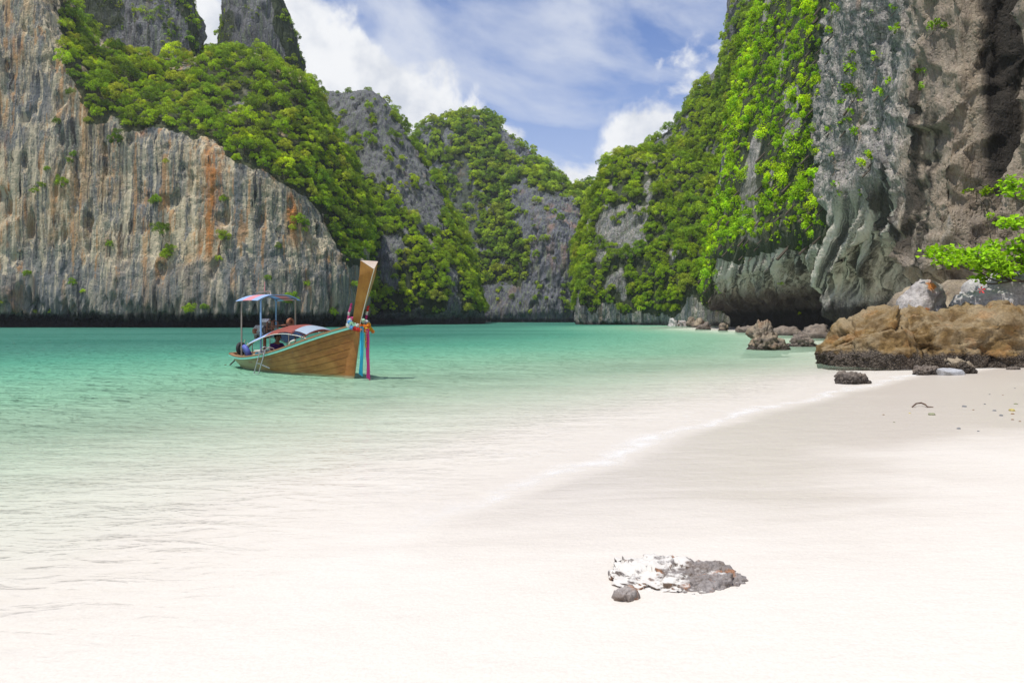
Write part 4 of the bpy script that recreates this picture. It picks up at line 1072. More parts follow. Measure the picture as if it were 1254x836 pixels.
# rock half buried in the near sand, with a pebble-like piece beside it
def flat_shape(V):
    W = V.copy(); x = W[:, 0]; W[:, 2] = np.where(W[:, 2] > 0, W[:, 2] * (0.55 + 0.45 * sstep(x, -0.5, 0.5)), W[:, 2]); return W
gx, gy = 0.98, 4.02
rock('rock', (gx, gy, gz(gx, gy) + 0.005), (0.78, 0.48, 0.15), 91, m_buried, 'flat grey rock dusted with sand, half buried in the open beach', 'rock', None, 6, 3.2, 12, 0.13, -0.14, (0.08, 0.03), shape=flat_shape, hf=1.6, feat=0.17, cutr=(0.58, 0.86))
rock('rock', (0.625, 3.73, gz(0.625, 3.73) + 0.015), (0.125, 0.09, 0.09), 92, m_slabby, 'fist-sized grey stone on the sand beside the flat buried rock', 'rock', None, 4, 2.6, 9, 0.16, 0.4, hf=1.2)
# pebbles and the twig on the sand
def ground_at(px, py):
    d = 20.0
    for _ in range(40):
        x = (px - 627) / FPX * d; z = gz(x, d); d = 0.5 * d + 0.5 * (CAM_H - z) * FPX / (py - HOR)
    return (px - 627) / FPX * d, d
peb_m = {k: stone_material('pebble_' + k, c, tuple(q * .8 for q in c), tuple(q * .6 for q in c), bump=0.004, sc=12) for k, c in (('olive', (0.30, 0.31, 0.20)), ('yellow', (0.55, 0.46, 0.17)), ('grey', (0.20, 0.21, 0.22)), ('brown', (0.30, 0.20, 0.12)))}
for i, (px, py, s, mk, lb) in enumerate(((1141, 508, 0.10, 'olive', 'smooth olive pebble on the wet sand below the twig'), (1239, 503, 0.10, 'yellow', 'yellow pebble, brightest of the scatter on the dry sand'),
        (1218, 503, 0.055, 'grey', 'dark grey pebble beside the yellow one'), (1226, 509, 0.06, 'grey', 'dark grey chip just seaward of the yellow pebble'), (1240, 507, 0.05, 'brown', 'brown chip touching the yellow pebble'),
        (1240, 514, 0.04, 'brown', None), (1249, 516, 0.035, 'brown', None), (1244, 495, 0.06, 'olive', 'flat olive pebble above the yellow one'), (1206, 495, 0.04, 'grey', None), (1181, 498, 0.07, 'grey', 'grey shell fragment between the twig and the grey pebbles'),
        (1174, 525, 0.055, 'grey', 'thin grey chip by itself lower on the sand'), (1114, 506, 0.035, 'yellow', None), (1082, 508, 0.035, 'brown', None), (1095, 517, 0.03, 'olive', None), (1198, 528, 0.03, 'grey', None), (1192, 502, 0.035, 'brown', None), (1228, 484, 0.03, 'brown', None), (1243, 475, 0.03, 'grey', None), (1212, 483, 0.035, 'grey', None))):
    x, y = ground_at(px, py)
    rock('pebble', (x, y, gz(x, y) + s * 0.10), (s, s * 0.8, s * 0.5), 120 + i, peb_m[mk], lb or 'tiny chip of stone scattered on the open sand', 'pebble', None if lb else 'tiny chips on the sand', 3, 2.2, 4, 0.08, i * 1.3)
m_drift, N = material('driftwood'); N.out(N.principled(N.mix(N.noise(N.obj(), 30, 3, 0.6), (0.06, 0.035, 0.025), (0.16, 0.10, 0.07)), 0.9))
tb = MB(); tw_p = [ground_at(*q) for q in ((1117, 499), (1122, 497.5), (1128, 497), (1133, 498), (1136, 499), (1143, 499))]
tb.tube([(x, y, gz(x, y) + h) for (x, y), h in zip(tw_p, (0.012, 0.05, 0.055, 0.04, 0.015, 0.012))], [0.010, 0.013, 0.014, 0.014, 0.011, 0.006], 6)
tag(tb.build('twig', m_drift), 'thin dark bent twig lying on the wet sand', 'twig')

# ---- tufts and shrubs on the bare near wall
NC = CLIFFS['cliff_near_right']; npx, npy, nd = w2px(NC['D'].reshape(-1, 3))
TUFT = [crown_mesh('foliage', 400 + k, (9, 7)[k], (70, 60)[k], (0.17, 0.2)[k], m_leaf_lush, (0.8, 0.6)[k], (0.25, 0.42), (0.35, 0.2)[k]) for k in range(2)]
spots = [(1040, 104, 17, 'large shrub, tallest of the tufts on the bare grey wall'), (1036, 136, 15, None), (1032, 165, 12, None), (1036, 84, 10, None), (1086, 120, 14, None), (1062, 212, 13, 'round dark green shrub above the flowstone lip'), (1064, 203, 10, None),
         (1013, 48, 10, None), (1017, 24, 9, None), (1012, 74, 9, None), (1092, 18, 6, None), (1066, 22, 5, None), (1093, 40, 6, None), (1144, 38, 8, None), (1072, 78, 6, None), (1018, 200, 6, None), (1013, 167, 7, None), (1070, 165, 4, None), (1019, 230, 4, None),
         (1127, 96, 7, None), (1128, 114, 5, None), (1205, 252, 13, 'leafy fern clump on the brown wall near the hibiscus bush'), (1212, 282, 9, 'yellowish grass tuft below the fern clump'), (1052, 240, 4, None), (1026, 242, 4, None), (1141, 165, 5, None)]
for i, (px, py, rp, lb) in enumerate(spots):
    m = ((npx - px) ** 2 + (npy - py) ** 2 < 16) & (nd > 10); 
    if not m.any(): continue
    j = np.where(m)[0][np.argmin(nd[m])]; P_ = NC['D'].reshape(-1, 3)[j]; nrm_ = NC['n0'].reshape(-1, 3)[j]
    r = 1.5 * rp * nd[j] / FPX
    t = empty('shrub', P_ - nrm_ * 0.1); t.rotation_euler = frame_rot(np.array([0, 0, 1.0]) + nrm_ * 0.8, i * 1.7); t.scale = (r, r, r)
    tag(t, lb or 'small green tuft growing from a crack in the bare grey wall', 'shrub', 'tufts on the bare wall')
    s_ = bpy.data.objects.new('stem', TRUNKS[i % 3]); COL.objects.link(s_); s_.parent = t
    f_ = bpy.data.objects.new('foliage', TUFT[i % 2]); COL.objects.link(f_); f_.parent = t

# ---- hibiscus bush over the pale rocks
bush = empty('hibiscus_bush', (20.2, 25.6, 1.2)); tag(bush, 'broad-leaved bush with bare crooked branches and a red flower, over the pale rocks', 'bush')
bo = Vector(bush.location); rngb = random.Random(4)
limb = MB(); ends = []
def wp(px, py, d): return Vector(px2w(px, py, d)) - bo
def branch(a, b, r0, r1, sag=0.25, twigs=6):
    pts = []; n = 7
    for k in range(n + 1):
        t = k / n; q = a.lerp(b, t); q.z -= sag * math.sin(math.pi * t); q += Vector((rngb.uniform(-.05, .05), rngb.uniform(-.05, .05), rngb.uniform(-.06, .06))) * (1 if 0 < k < n else 0); pts.append(q)
    limb.tube(pts, [r0 + (r1 - r0) * k / n for k in range(n + 1)], 7)
    for k in range(twigs):
        q = pts[rngb.randint(2, n)]; e = q + Vector((rngb.uniform(-.6, .15), rngb.uniform(-.4, .4), rngb.uniform(-.05, .55)))
        m_ = q.lerp(e, 0.5) + Vector((rngb.uniform(-.08, .08), 0, rngb.uniform(-.1, .05))); limb.tube([q, m_, e], [r1 * 0.9, r1 * 0.6, r1 * 0.35], 5); ends.append(e)
    ends.append(pts[-1]); return pts
root = Vector((0, 0, 0)); k1 = wp(1290, 335, 24.6)
branch(root, k1, 0.10, 0.07, 0, 0)
b_a = branch(k1, wp(1200, 346, 24.0), 0.06, 0.022, 0.12, 9); branch(b_a[5], wp(1158, 326, 23.6), 0.03, 0.012, -0.1, 9); branch(b_a[4], wp(1175, 318, 24.4), 0.03, 0.012, 0.0, 8)
branch(k1, wp(1225, 318, 24.6), 0.045, 0.014, 0.0, 10); branch(k1, wp(1250, 306, 24.2), 0.045, 0.014, 0, 8); branch(b_a[3], wp(1205, 330, 23.4), 0.025, 0.012, 0.0, 8)
k2 = wp(1300, 270, 25.0); branch(k1, k2, 0.06, 0.04, 0, 2); branch(k2, wp(1236, 240, 25.0), 0.035, 0.012, 0.0, 8); branch(k2, wp(1240, 280, 24.6), 0.03, 0.012, 0.1, 7); branch(k2, wp(1262, 225, 25.2), 0.03, 0.012, 0, 8)
limb.build('branch', m_bark, bush)
m_hib = leaf_material('hibiscus_leaf', [(0.0, (0.13, 0.25, 0.012)), (1.0, (0.16, 0.28, 0.014))], 0.4)
rg = np.random.default_rng(5); LP = []
for e in ends:
    n = 26; off = rg.normal(size=(n, 3)) * np.array([0.19, 0.19, 0.09]) + np.array([0, 0, 0.12]); LP.append(np.array(e[:]) + off)
LP = np.concatenate(LP); LN = rg.normal(size=LP.shape) * 0.5 + np.array([-0.15, -0.35, 0.8]); LN /= np.linalg.norm(LN, axis=1, keepdims=True)
lq = leaf_quads(LP, LN, rg.uniform(0.14, 0.23, len(LP)), rg.uniform(0.12, 0.19, len(LP)), rg).reshape(-1, 3)
mesh_np('foliage', lq, np.arange(len(lq)).reshape(-1, 4), m_hib, bush, False, {'leaf': np.repeat(np.clip(rg.normal(0.5, 0.25, len(LP)), 0, 1), 4)})
m_red, N = material('red_petal'); N.out(N.principled((0.75, 0.05, 0.05), 0.5))
fl = MB(); fc = wp(1201, 355, 23.3)
for k in range(5):
    a = k * 1.2566; v0 = Vector((math.cos(a), -0.35, math.sin(a))); v1 = Vector((math.cos(a + .6), -0.35, math.sin(a + .6)))
    fl.add([fc, fc + v0 * 0.10, fc + (v0 + v1) * 0.075 + Vector((0, -0.02, 0)), fc + v1 * 0.09], [(0, 1, 2, 3)])
fl.tube([fc, fc + Vector((0, -0.09, 0.01))], 0.008, 5)
fl.build('flower', m_red, bush)
# ================================================================== LONGTAIL BOAT
BO = Vector((-6.45, 19.95, 0.0)); BH = math.atan2(-4.7, 4.9)
boat = empty('longtail_boat', BO, BH); tag(boat, 'wooden longtail boat with tall prow, striped awnings and turquoise rail, afloat in the bay', 'boat')


def wood(name, a, b, c, grain=(0.35, 6, 6), rough=0.45, pale=None):
    m, N = material(name); o = N.obj()
    g = N.noise(N.vmath('MULTIPLY', o, grain), 2.2, 6, 0.65, 0.4); g2 = N.noise(o, 1.3, 4, 0.6)
    col = N.mix(N.smooth(g, 0.3, 0.7), a, b); col = N.mix(N.smooth(g2, 0.5, 0.72), col, c)
    if pale is not None:
        x, y, z = N.sep(o)
        k = N.math('MULTIPLY', N.smooth(N.math('ADD', x, N.math('MULTIPLY', N.math('SUBTRACT', g2, 0.5), 2.0)), 0.4, -1.6), 0.8)
        col = N.mix(k, col, pale)
        k2 = N.math('MULTIPLY', N.smooth(N.math('ADD', z, N.math('MULTIPLY', N.math('SUBTRACT', g2, 0.5), 0.12)), 0.10, 0.02), 0.85)
        col = N.mix(k2, col, (0.36, 0.37, 0.24))
    sp = N.smooth(N.noise(o, 22, 3, 0.7), 0.62, 0.75); col = N.mix(N.math('MULTIPLY', sp, 0.35), col, (0.05, 0.03, 0.02))
    N.out(N.principled(col, rough, N.bump(g, 0.35, 0.012), 0.35)); return m


def paint(name, col, rough=0.45, metal=0.0, dirt=0.25, spec=0.4):
    m, N = material(name); o = N.obj(); n = N.noise(o, 5, 5, 0.65); f = N.noise(o, 25, 3, 0.6)
    c = N.mix(N.math('MULTIPLY', N.smooth(n, 0.45, 0.75), dirt), col, tuple(q * 0.45 for q in col))
    N.out(N.principled(c, N.smooth(f, 0.2, 0.8, rough * 0.8, min(1, rough * 1.25)), N.bump(f, 0.15, 0.004), spec, metal)); return m


m_hull = wood('hull_wood', (0.37, 0.155, 0.04), (0.24, 0.09, 0.025), (0.45, 0.22, 0.065), pale=(0.36, 0.32, 0.19))
m_prow = wood('prow_wood', (0.38, 0.165, 0.03), (0.28, 0.11, 0.02), (0.44, 0.21, 0.05), (5, 5, 0.5), 0.4)
m_cut = wood('cut_wood', (0.62, 0.50, 0.40), (0.52, 0.42, 0.34), (0.66, 0.56, 0.47), (3, 3, 3), 0.6)
m_deck = wood('deck_wood', (0.34, 0.22, 0.13), (0.26, 0.16, 0.09), (0.42, 0.30, 0.19), (0.4, 6, 6), 0.7)
m_turq = paint('turquoise_paint', (0.22, 0.60, 0.50), 0.5)
m_green = paint('green_paint', (0.18, 0.48, 0.20), 0.5); m_rust = paint('rail_brown', (0.34, 0.17, 0.08), 0.6, 0, 0.4)
m_bluep = paint('blue_paint', (0.22, 0.38, 0.62), 0.45); m_white = paint('white_edge', (0.72, 0.70, 0.62), 0.5)
m_steel = paint('stainless_steel', (0.42, 0.42, 0.43), 0.25, 1.0, 0.15); m_post = paint('post_metal', (0.34, 0.28, 0.24), 0.5, 0.6, 0.4)
m_engine = paint('engine_metal', (0.16, 0.13, 0.12), 0.45, 0.7, 0.6); m_engrust = paint('engine_rust', (0.28, 0.11, 0.06), 0.7, 0.2, 0.5); m_alu = paint('engine_alloy', (0.50, 0.50, 0.52), 0.4, 0.8, 0.4)
m_rub = paint('black_rubber', (0.02, 0.02, 0.022), 0.7); m_bluerub = paint('blue_rubber', (0.09, 0.12, 0.42), 0.55); m_rope = paint('rope', (0.48, 0.40, 0.27), 0.9)

XS = np.array([-3.0, -2.4, -1.6, -0.8, 0.0, 0.7, 1.5, 2.2, 2.8, 3.25, 3.5])
SH = np.array([0.42, 0.39, 0.385, 0.45, 0.55, 0.68, 0.87, 1.05, 1.21, 1.33, 1.40])
BM = np.array([0.46, 0.63, 0.74, 0.80, 0.80, 0.76, 0.68, 0.56, 0.39, 0.19, 0.035])
KL = np.array([0.02, -0.12, -0.22, -0.26, -0.28, -0.28, -0.27, -0.25, -0.22, -0.18, -0.14])
NX = 48


def hull_pt(u, s, side, off=0.0):
    """u 0..1 stern to bow, s 0..1 keel to rail"""
    x = -3.0 + 6.5 * u
    zs, b, k = (float(np.interp(x, XS, q)) for q in (SH, BM, KL))
    # smooth the tables a little
    e = 0.22; zs = (zs + float(np.interp(x - e, XS, SH)) + float(np.interp(x + e, XS, SH))) / 3 if u < 0.97 else zs
    b = (b + float(np.interp(x - e, XS, BM)) + float(np.interp(x + e, XS, BM))) / 3 if 0.03 < u < 0.95 else b
    bow = max(0.0, (u - 0.72) / 0.28)
    yp = (s ** 0.5) * (1 - bow * 0.9) + (s ** 1.05) * bow * 0.9
    z = k + (zs - k) * (s ** 1.25 * (1 - bow) + s * bow)
    rake = -0.34 * (1 - s) * max(0.0, (u - 0.55) / 0.45) ** 1.3 + 0.20 * (1 - s) * max(0.0, (0.12 - u) / 0.12)
    y = b * yp + off
    return Vector((x + rake, side * y, z))


NP = 8
for side in (-1, 1):
    for i in range(NP):
        s0, s1 = i / NP, (i + 1) / NP - 0.005
        b = MB(); n = NX + 1; rows = []
        for k in range(n):
            u = k / NX; o1 = 0.012 * (1 - min(1, max(0, (u - 0.93) / 0.07)))
            rows.append([hull_pt(u, s0 + 0.001, side, o1), hull_pt(u, s1, side, o1 * 0.8), hull_pt(u, s1, side, -0.028), hull_pt(u, s0 + 0.001, side, -0.028)])
        V = [q for r in rows for q in r]; F = []
        for k in range(NX):
            for j in range(4): F.append((k * 4 + j, (k + 1) * 4 + j, (k + 1) * 4 + (j + 1) % 4, k * 4 + (j + 1) % 4))
        F += [(0, 1, 2, 3), tuple(NX * 4 + j for j in range(4))]
        b.add(V, F); b.build('plank', m_hull, boat)
    # inner skin so the hull is tight
    b = MB(); V = [hull_pt(k / NX, j / 10, side, -0.03) for k in range(NX + 1) for j in range(11)]
    b.add(V, [(k * 11 + j, (k + 1) * 11 + j, (k + 1) * 11 + j + 1, k * 11 + j + 1) for k in range(NX) for j in range(10)])
    b.build('inner_lining', m_deck, boat)
    # rail: painted band with a brown cap
    for nm, ins, out, z0, z1, mt in (('rail_band', -0.01, 0.032, -0.066, -0.005, m_turq if side < 0 else m_turq), ('rail_cap', -0.055, 0.045, -0.004, 0.035, m_rust)):
        b = MB(); V = []
        for k in range(NX + 1):
            u = k / NX * 0.985
            for (o_, dz) in ((ins, z0), (out, z0), (out, z1), (ins, z1)):
                q = hull_pt(u, 1.0, side, o_); q.z += dz; q.y = side * max(side * q.y, 0.004); V.append(q)
        F = [(k * 4 + j, (k + 1) * 4 + j, (k + 1) * 4 + (j + 1) % 4, k * 4 + (j + 1) % 4) for k in range(NX) for j in range(4)] + [(0, 1, 2, 3), tuple(NX * 4 + j for j in range(4))]
        b.add(V, F); b.build(nm, mt, boat)
# stern: rounded transom, its rail and deck
b = MB(); V = []
for a in range(13):
    t = a / 12 * 2 - 1; sd = 1 if t > 0 else -1
    for j in range(9):
        s = j / 8; q = hull_pt(0, s, 1, 0.006); V.append((q.x - 0.20 * (1 - t * t) * (0.4 + 0.6 * s), q.y * t, q.z + 0.0))
b.add(V, [(a * 9 + j, (a + 1) * 9 + j, (a + 1) * 9 + j + 1, a * 9 + j + 1) for a in range(12) for j in range(8)]); b.build('transom', m_hull, boat)
for nm, r_, dz, mt in (('stern_rail', 0.040, -0.045, m_turq), ('stern_cap', 0.034, 0.016, m_rust)):
    b = MB(); b.tube([(-3.0 - 0.22 * (1 - t * t), 0.50 * t, 0.42 + dz) for t in np.linspace(-1, 1, 15)], r_, 8); b.build(nm, mt, boat)
b = MB()
for k in range(5): b.box((-2.78 + 0.0 * k, -0.36 + 0.18 * k, 0.33), (0.55, 0.165, 0.03))
b.build('stern_deck', m_deck, boat)
for k in range(9):
    b = MB(); x = -2.3 + k * 0.42; wdt = 2 * float(np.interp(x, XS, BM)) * 0.60; b.box((x, 0, 0.06), (0.40, wdt, 0.03)); b.build('floor_board', m_deck, boat)
for x in (-1.1, 0.1, 1.2):
    b = MB(); wdt = 2 * float(np.interp(x, XS, BM)) * 0.93; b.box((x, 0, float(np.interp(x, XS, SH)) - 0.16), (0.22, wdt, 0.04)); b.build('thwart', m_deck, boat)
b = MB(); V = []; 
for k in range(9):
    u = 0.74 + 0.235 * k / 8
    for sgn in (-1, -0.5, 0, 0.5, 1):
        q = hull_pt(u, 0.985, 1, -0.01); V.append((q.x, q.y * sgn, q.z - 0.02 + 0.03 * (1 - abs(sgn))))
b.add(V, [(k * 5 + j, (k + 1) * 5 + j, (k + 1) * 5 + j + 1, k * 5 + j + 1) for k in range(8) for j in range(4)]); b.build('fore_deck', m_deck, boat)
# stem and keel
b = MB()
pts = [hull_pt(1.0, s, 1, 0) for s in np.linspace(0, 1, 8)]
V = []
for q in pts:
    V += [(q.x + 0.075, 0.0, q.z), (q.x + 0.03, 0.05, q.z), (q.x - 0.22, 0.10, q.z), (q.x - 0.22, -0.10, q.z), (q.x + 0.03, -0.05, q.z)]
F = [(k * 5 + j, (k + 1) * 5 + j, (k + 1) * 5 + (j + 1) % 5, k * 5 + (j + 1) % 5) for k in range(7) for j in range(5)] + [(0, 1, 2, 3, 4), (35, 36, 37, 38, 39)]
b.add(V, F); b.build('stem', m_hull, boat)
b = MB(); V = []
for k in range(25):
    q = hull_pt(0.06 + 0.94 * k / 24, 0, 1); V += [(q.x + 0.03 * (k == 24), 0.035, q.z + 0.02), (q.x + 0.03 * (k == 24), 0.03, q.z - 0.11), (q.x + 0.03 * (k == 24), -0.03, q.z - 0.11), (q.x + 0.03 * (k == 24), -0.035, q.z + 0.02)]
b.add(V, [(k * 4 + j, (k + 1) * 4 + j, (k + 1) * 4 + (j + 1) % 4, k * 4 + (j + 1) % 4) for k in range(24) for j in range(4)] + [(0, 1, 2, 3), (96, 97, 98, 99)]); b.build('keel', m_deck, boat)
# tall prow post: three-sided, flaring upwards, cut slanting at the top
b = MB(); base = Vector((3.42, 0, 1.28)); V = []
for k in range(9):
    t = k / 8; c = base + Vector((0.66 * t ** 1.1, 0, 1.53 * t)); wd = 0.105 + 0.155 * t; dp = 0.10 + 0.03 * t
    tz = 1.0 if k == 8 else 0.0
    V += [(c.x + 0.08, 0, c.z - 0.02 * tz), (c.x - dp, wd, c.z + 0.20 * tz), (c.x - dp, -wd, c.z + 0.20 * tz)]
F = [(k * 3 + j, (k + 1) * 3 + j, (k + 1) * 3 + (j + 1) % 3, k * 3 + (j + 1) % 3) for k in range(8) for j in range(3)] + [(0, 1, 2)]
b.add(V, F); prow = b.build('prow_post', m_prow, boat, False)
b = MB(); b.add([Vector(v) + Vector((0.003, 0, 0.006)) for v in V[-3:]] + [Vector(v) + Vector((0, 0, -0.004)) for v in V[-3:]], [(0, 1, 2), (3, 5, 4), (0, 3, 4, 1), (1, 4, 5, 2), (2, 5, 3, 0)]); b.build('end_grain', m_cut, prow, False)
b = MB(); b.tube([Vector(V[k * 3]) + Vector((0.004, 0, 0)) for k in range(9)], 0.009, 6); b.build('edge_strip', m_white, prow)

# ---- stern awning on posts
aw = empty('stern_awning'); aw.parent = boat
def awning_sheet(name, x0, x1, y0, y1, zf, mt, parent, th=0.012, nx=14, ny=12):
    V = []; 
    for k in range(nx + 1):
        for j in range(ny + 1):
            x = x0 + (x1 - x0) * k / nx; y = y0 + (y1 - y0) * j / ny; V.append((x, y, zf(x, y)))
    m = len(V); V += [(x, y, z - th) for x, y, z in V]
    F = [(k * (ny + 1) + j, (k + 1) * (ny + 1) + j, (k + 1) * (ny + 1) + j + 1, k * (ny + 1) + j + 1) for k in range(nx) for j in range(ny)]
    F += [tuple(m + q for q in reversed(f)) for f in F]
    ring = [k * (ny + 1) for k in range(nx + 1)] + [nx * (ny + 1) + j for j in range(1, ny + 1)] + [k * (ny + 1) + ny for k in range(nx - 1, -1, -1)] + [j for j in range(ny - 1, 0, -1)]
    for q in range(len(ring)): a, c = ring[q], ring[(q + 1) % len(ring)]; F.append((a, c, c + m, a + m))
    b = MB(); b.add(V, F); return b.build(name, mt, parent)
def cloth(name, col, trans=0.35):
    m, N = material(name); n = N.noise(N.obj(), 9, 4, 0.6); c = N.mix(n, tuple(q * 0.85 for q in col), tuple(min(1, q * 1.12) for q in col))
    d = N.principled(c, 0.6, N.bump(n, 0.3, 0.01), 0.3); t = N.new('ShaderNodeBsdfTranslucent'); N.put(t.inputs[0], c); N.out(N.mixsh(trans, d, t.outputs[0])); return m
m_cb = cloth('blue_canvas', (0.42, 0.58, 0.86)); m_cp = cloth('pink_canvas', (0.82, 0.38, 0.42)); m_cr = cloth('red_canvas', (0.44, 0.13, 0.10), 0.45); m_cw = cloth('pale_canvas', (0.55, 0.64, 0.74), 0.5)
zr = lambda x, y: 2.28 - 0.44 * max(0, abs(y) - 0.22) ** 1.6 * 1.3 - 0.03 * (x + 1.4) ** 2
for x0, x1, mt in ((-2.12, -1.66, m_cb), (-1.66, -1.06, m_cp), (-1.06, -0.66, m_cb)):
    awning_sheet('canvas_panel', x0, x1 - 0.004, -0.70, 0.66, zr, mt, aw)
for x, y, mt in ((-2.02, -0.56, m_post), (-0.76, 0.54, m_post), (-0.80, -0.54, m_bluep), (-1.98, 0.54, m_bluep)):
    b = MB(); zb = float(np.interp(x, XS, SH)) - 0.10; b.tube([(x, y, zb), (x, y, zr(x, y) - 0.10), (x + 0.02, y * 0.93, zr(x, y) - 0.03)], 0.026, 8); b.build('post', mt, aw)
b = MB()
for x in (-2.02, -0.78): b.tube([(x, y, zr(x, y) - 0.03) for y in np.linspace(-0.62, 0.6, 11)], 0.016, 6)
for y in (-0.56, 0.54): b.tube([(x, y, zr(x, y) - 0.03) for x in np.linspace(-2.1, -0.7, 7)], 0.016, 6)
b.build('frame', m_post, aw)
b = MB(); b.tube([(-1.95, -0.1, zr(-1.95, -.1)), (-1.9, -0.1, 2.37), (-1.1, -0.1, 2.37), (-1.05, -0.1, zr(-1.05, -.1))], 0.018, 6); b.build('roof_rack', m_post, aw)
b = MB(); b.tube([(-1.45, -0.1, 2.36), (-1.45, -0.1, 2.68)], [0.014, 0.007], 6); b.build('flag_staff', m_cp, aw)
# ---- low passenger awning
lw = empty('low_awning'); lw.parent = boat
def zl(x, y):
    return float(np.interp(x, [-1.5, -1.0, -0.4, 0.2, 0.8, 1.4, 1.9], [1.02, 1.14, 1.28, 1.38, 1.41, 1.36, 1.26])) - 0.20 * (y / 0.6) ** 2 - 0.02
for x0, x1, y0, y1, mt in ((-1.45, -0.35, -0.66, 0.62, m_cb), (-0.35, 0.45, -0.66, -0.02, m_cr), (-0.35, 0.45, -0.02, 0.62, m_cr), (0.45, 1.1, -0.60, 0.02, m_cr), (0.45, 1.1, 0.02, 0.60, m_cr), (1.1, 1.75, -0.5, 0.0, m_cw), (1.1, 1.75, 0.0, 0.5, m_cw)):
    awning_sheet('canvas_panel', x0 + 0.003, x1 - 0.003, y0 + 0.003, y1 - 0.003, zl, mt, lw, 0.010)
b = MB()
for y in (-0.66, 0.62): b.tube([(x, y * (1 if x < 0.5 else 1 - 0.2 * (x - .5)), zl(x, y) - 0.012) for x in np.linspace(-1.47, 1.78, 16)], 0.011, 6)
b.build('edge_batten', m_white, lw)
b = MB()
for x in (-1.45, -0.36, 0.45, 1.1, 1.74): b.tube([(x, y, zl(x, y) - 0.03) for y in np.linspace(-0.6, 0.58, 8)], 0.013, 6)
b.tube([(x, 0, zl(x, 0) - 0.03) for x in np.linspace(-1.45, 1.75, 12)], 0.012, 6); b.build('frame', m_cr, lw)
for x in (-1.3, -0.2, 0.9, 1.6):
    for sgn in (-1, 1):
        b = MB(); y = sgn * 0.56; zb = float(np.interp(x, XS, SH)) - 0.06; b.tube([(x, y, zb), (x, y, zl(x, y) - 0.03)], 0.014, 6); b.build('strut', m_post, lw)
# ---- engine on its swivel with long shaft and tiller
en = empty('engine'); en.parent = boat
b = MB(); b.tube([(-1.75, 0.05, 0.10), (-1.75, 0.05, 0.95)], 0.05, 10); b.box((-1.75, 0.05, 0.42), (0.30, 0.26, 0.10)); b.build('swivel_post', m_engrust, en)
b = MB(); b.box((-1.72, 0.05, 1.16), (0.56, 0.36, 0.34)); b.box((-1.62, 0.05, 1.36), (0.36, 0.22, 0.16)); b.box((-1.95, 0.05, 1.08), (0.20, 0.42, 0.30)); b.build('engine_block', m_engine, en)
for k in range(4):
    b = MB(); b.lathe([(0.0, 0.0), (0.055, 0.0), (0.055, 0.10), (0.035, 0.13), (0.0, 0.13)], (-1.88 + 0.13 * k, 0.05, 1.42), n=12); b.build('cylinder_head', m_alu, en)
b = MB(); b.torus((-2.06, 0.05, 1.16), (1, 0, 0), 0.17, 0.03, 20, 8); b.lathe([(0, -.02), (0.15, -.02), (0.15, .02), (0, .02)], (-2.06, 0.05, 1.16), (1, 0, 0), 16); b.build('flywheel', m_engrust, en)
b = MB()
for k in range(7):
    a = k * 0.9; b.tube([(-1.95 + 0.08 * k, -0.16 - 0.03 * math.sin(a), 1.05), (-1.95 + 0.08 * k, -0.22, 1.18 + 0.05 * math.cos(a)), (-1.92 + 0.08 * k, -0.14, 1.34)], 0.016, 6)
b.build('hose', m_alu, en)
b = MB(); b.lathe([(0, -.09), (.08, -.09), (.08, .09), (0, .09)], (-1.80, -0.20, 1.16), (0, 1, 0), 14); b.build('air_filter', m_engrust, en)
b = MB(); b.tube([(-1.45, 0.05, 1.30), (-0.85, 0.05, 1.34), (-0.35, 0.02, 1.36)], 0.022, 8); b.tube([(-1.45, -0.08, 1.22), (-0.75, -0.06, 1.28)], 0.016, 6); b.build('tiller', m_engrust, en)
for x in (-1.30, -1.0):
    b = MB(); b.tube([(x, -0.10, 1.12), (x, -0.10, 1.44), (x, -0.02, 1.50), (x, 0.10, 1.44), (x, 0.10, 1.12)], 0.018, 6); b.build('hoop', m_engrust, en)
b = MB(); b.lathe([(0.05, -.05), (.12, -.05), (.13, 0), (.12, .05), (.05, .05)], (-0.62, 0.30, 1.44), (1, 0.3, 0), 16); b.build('fan_drum', m_engrust, en)
b = MB(); b.tube([(-2.0, 0.05, 1.05), (-2.9, 0.05, 0.62), (-3.8, -0.05, 0.10), (-4.2, -0.08, -0.12)], [0.035, 0.03, 0.026, 0.022], 8); b.build('tail_shaft', m_engine, en)
b = MB()
for k in range(3):
    a = k * 2.094; d1 = Vector((0.25, math.cos(a), math.sin(a))) * 0.14; b.add([Vector((-4.2, -0.08, -0.12)), Vector((-4.24, -0.08, -0.12)) + d1 + Vector((0, -math.sin(a), math.cos(a))) * 0.05, Vector((-4.2, -0.08, -0.12)) + d1 * 1.15, Vector((-4.16, -0.08, -0.12)) + d1 - Vector((0, -math.sin(a), math.cos(a))) * 0.05], [(0, 1, 2, 3)])
b.build('propeller', m_engrust, en)
b = MB(); b.tube([(1.2, -0.70, 0.86), (1.34, -0.74, 0.93), (1.52, -0.72, 0.98)], 0.025, 7); b.build('mooring_cleat', m_white, boat)


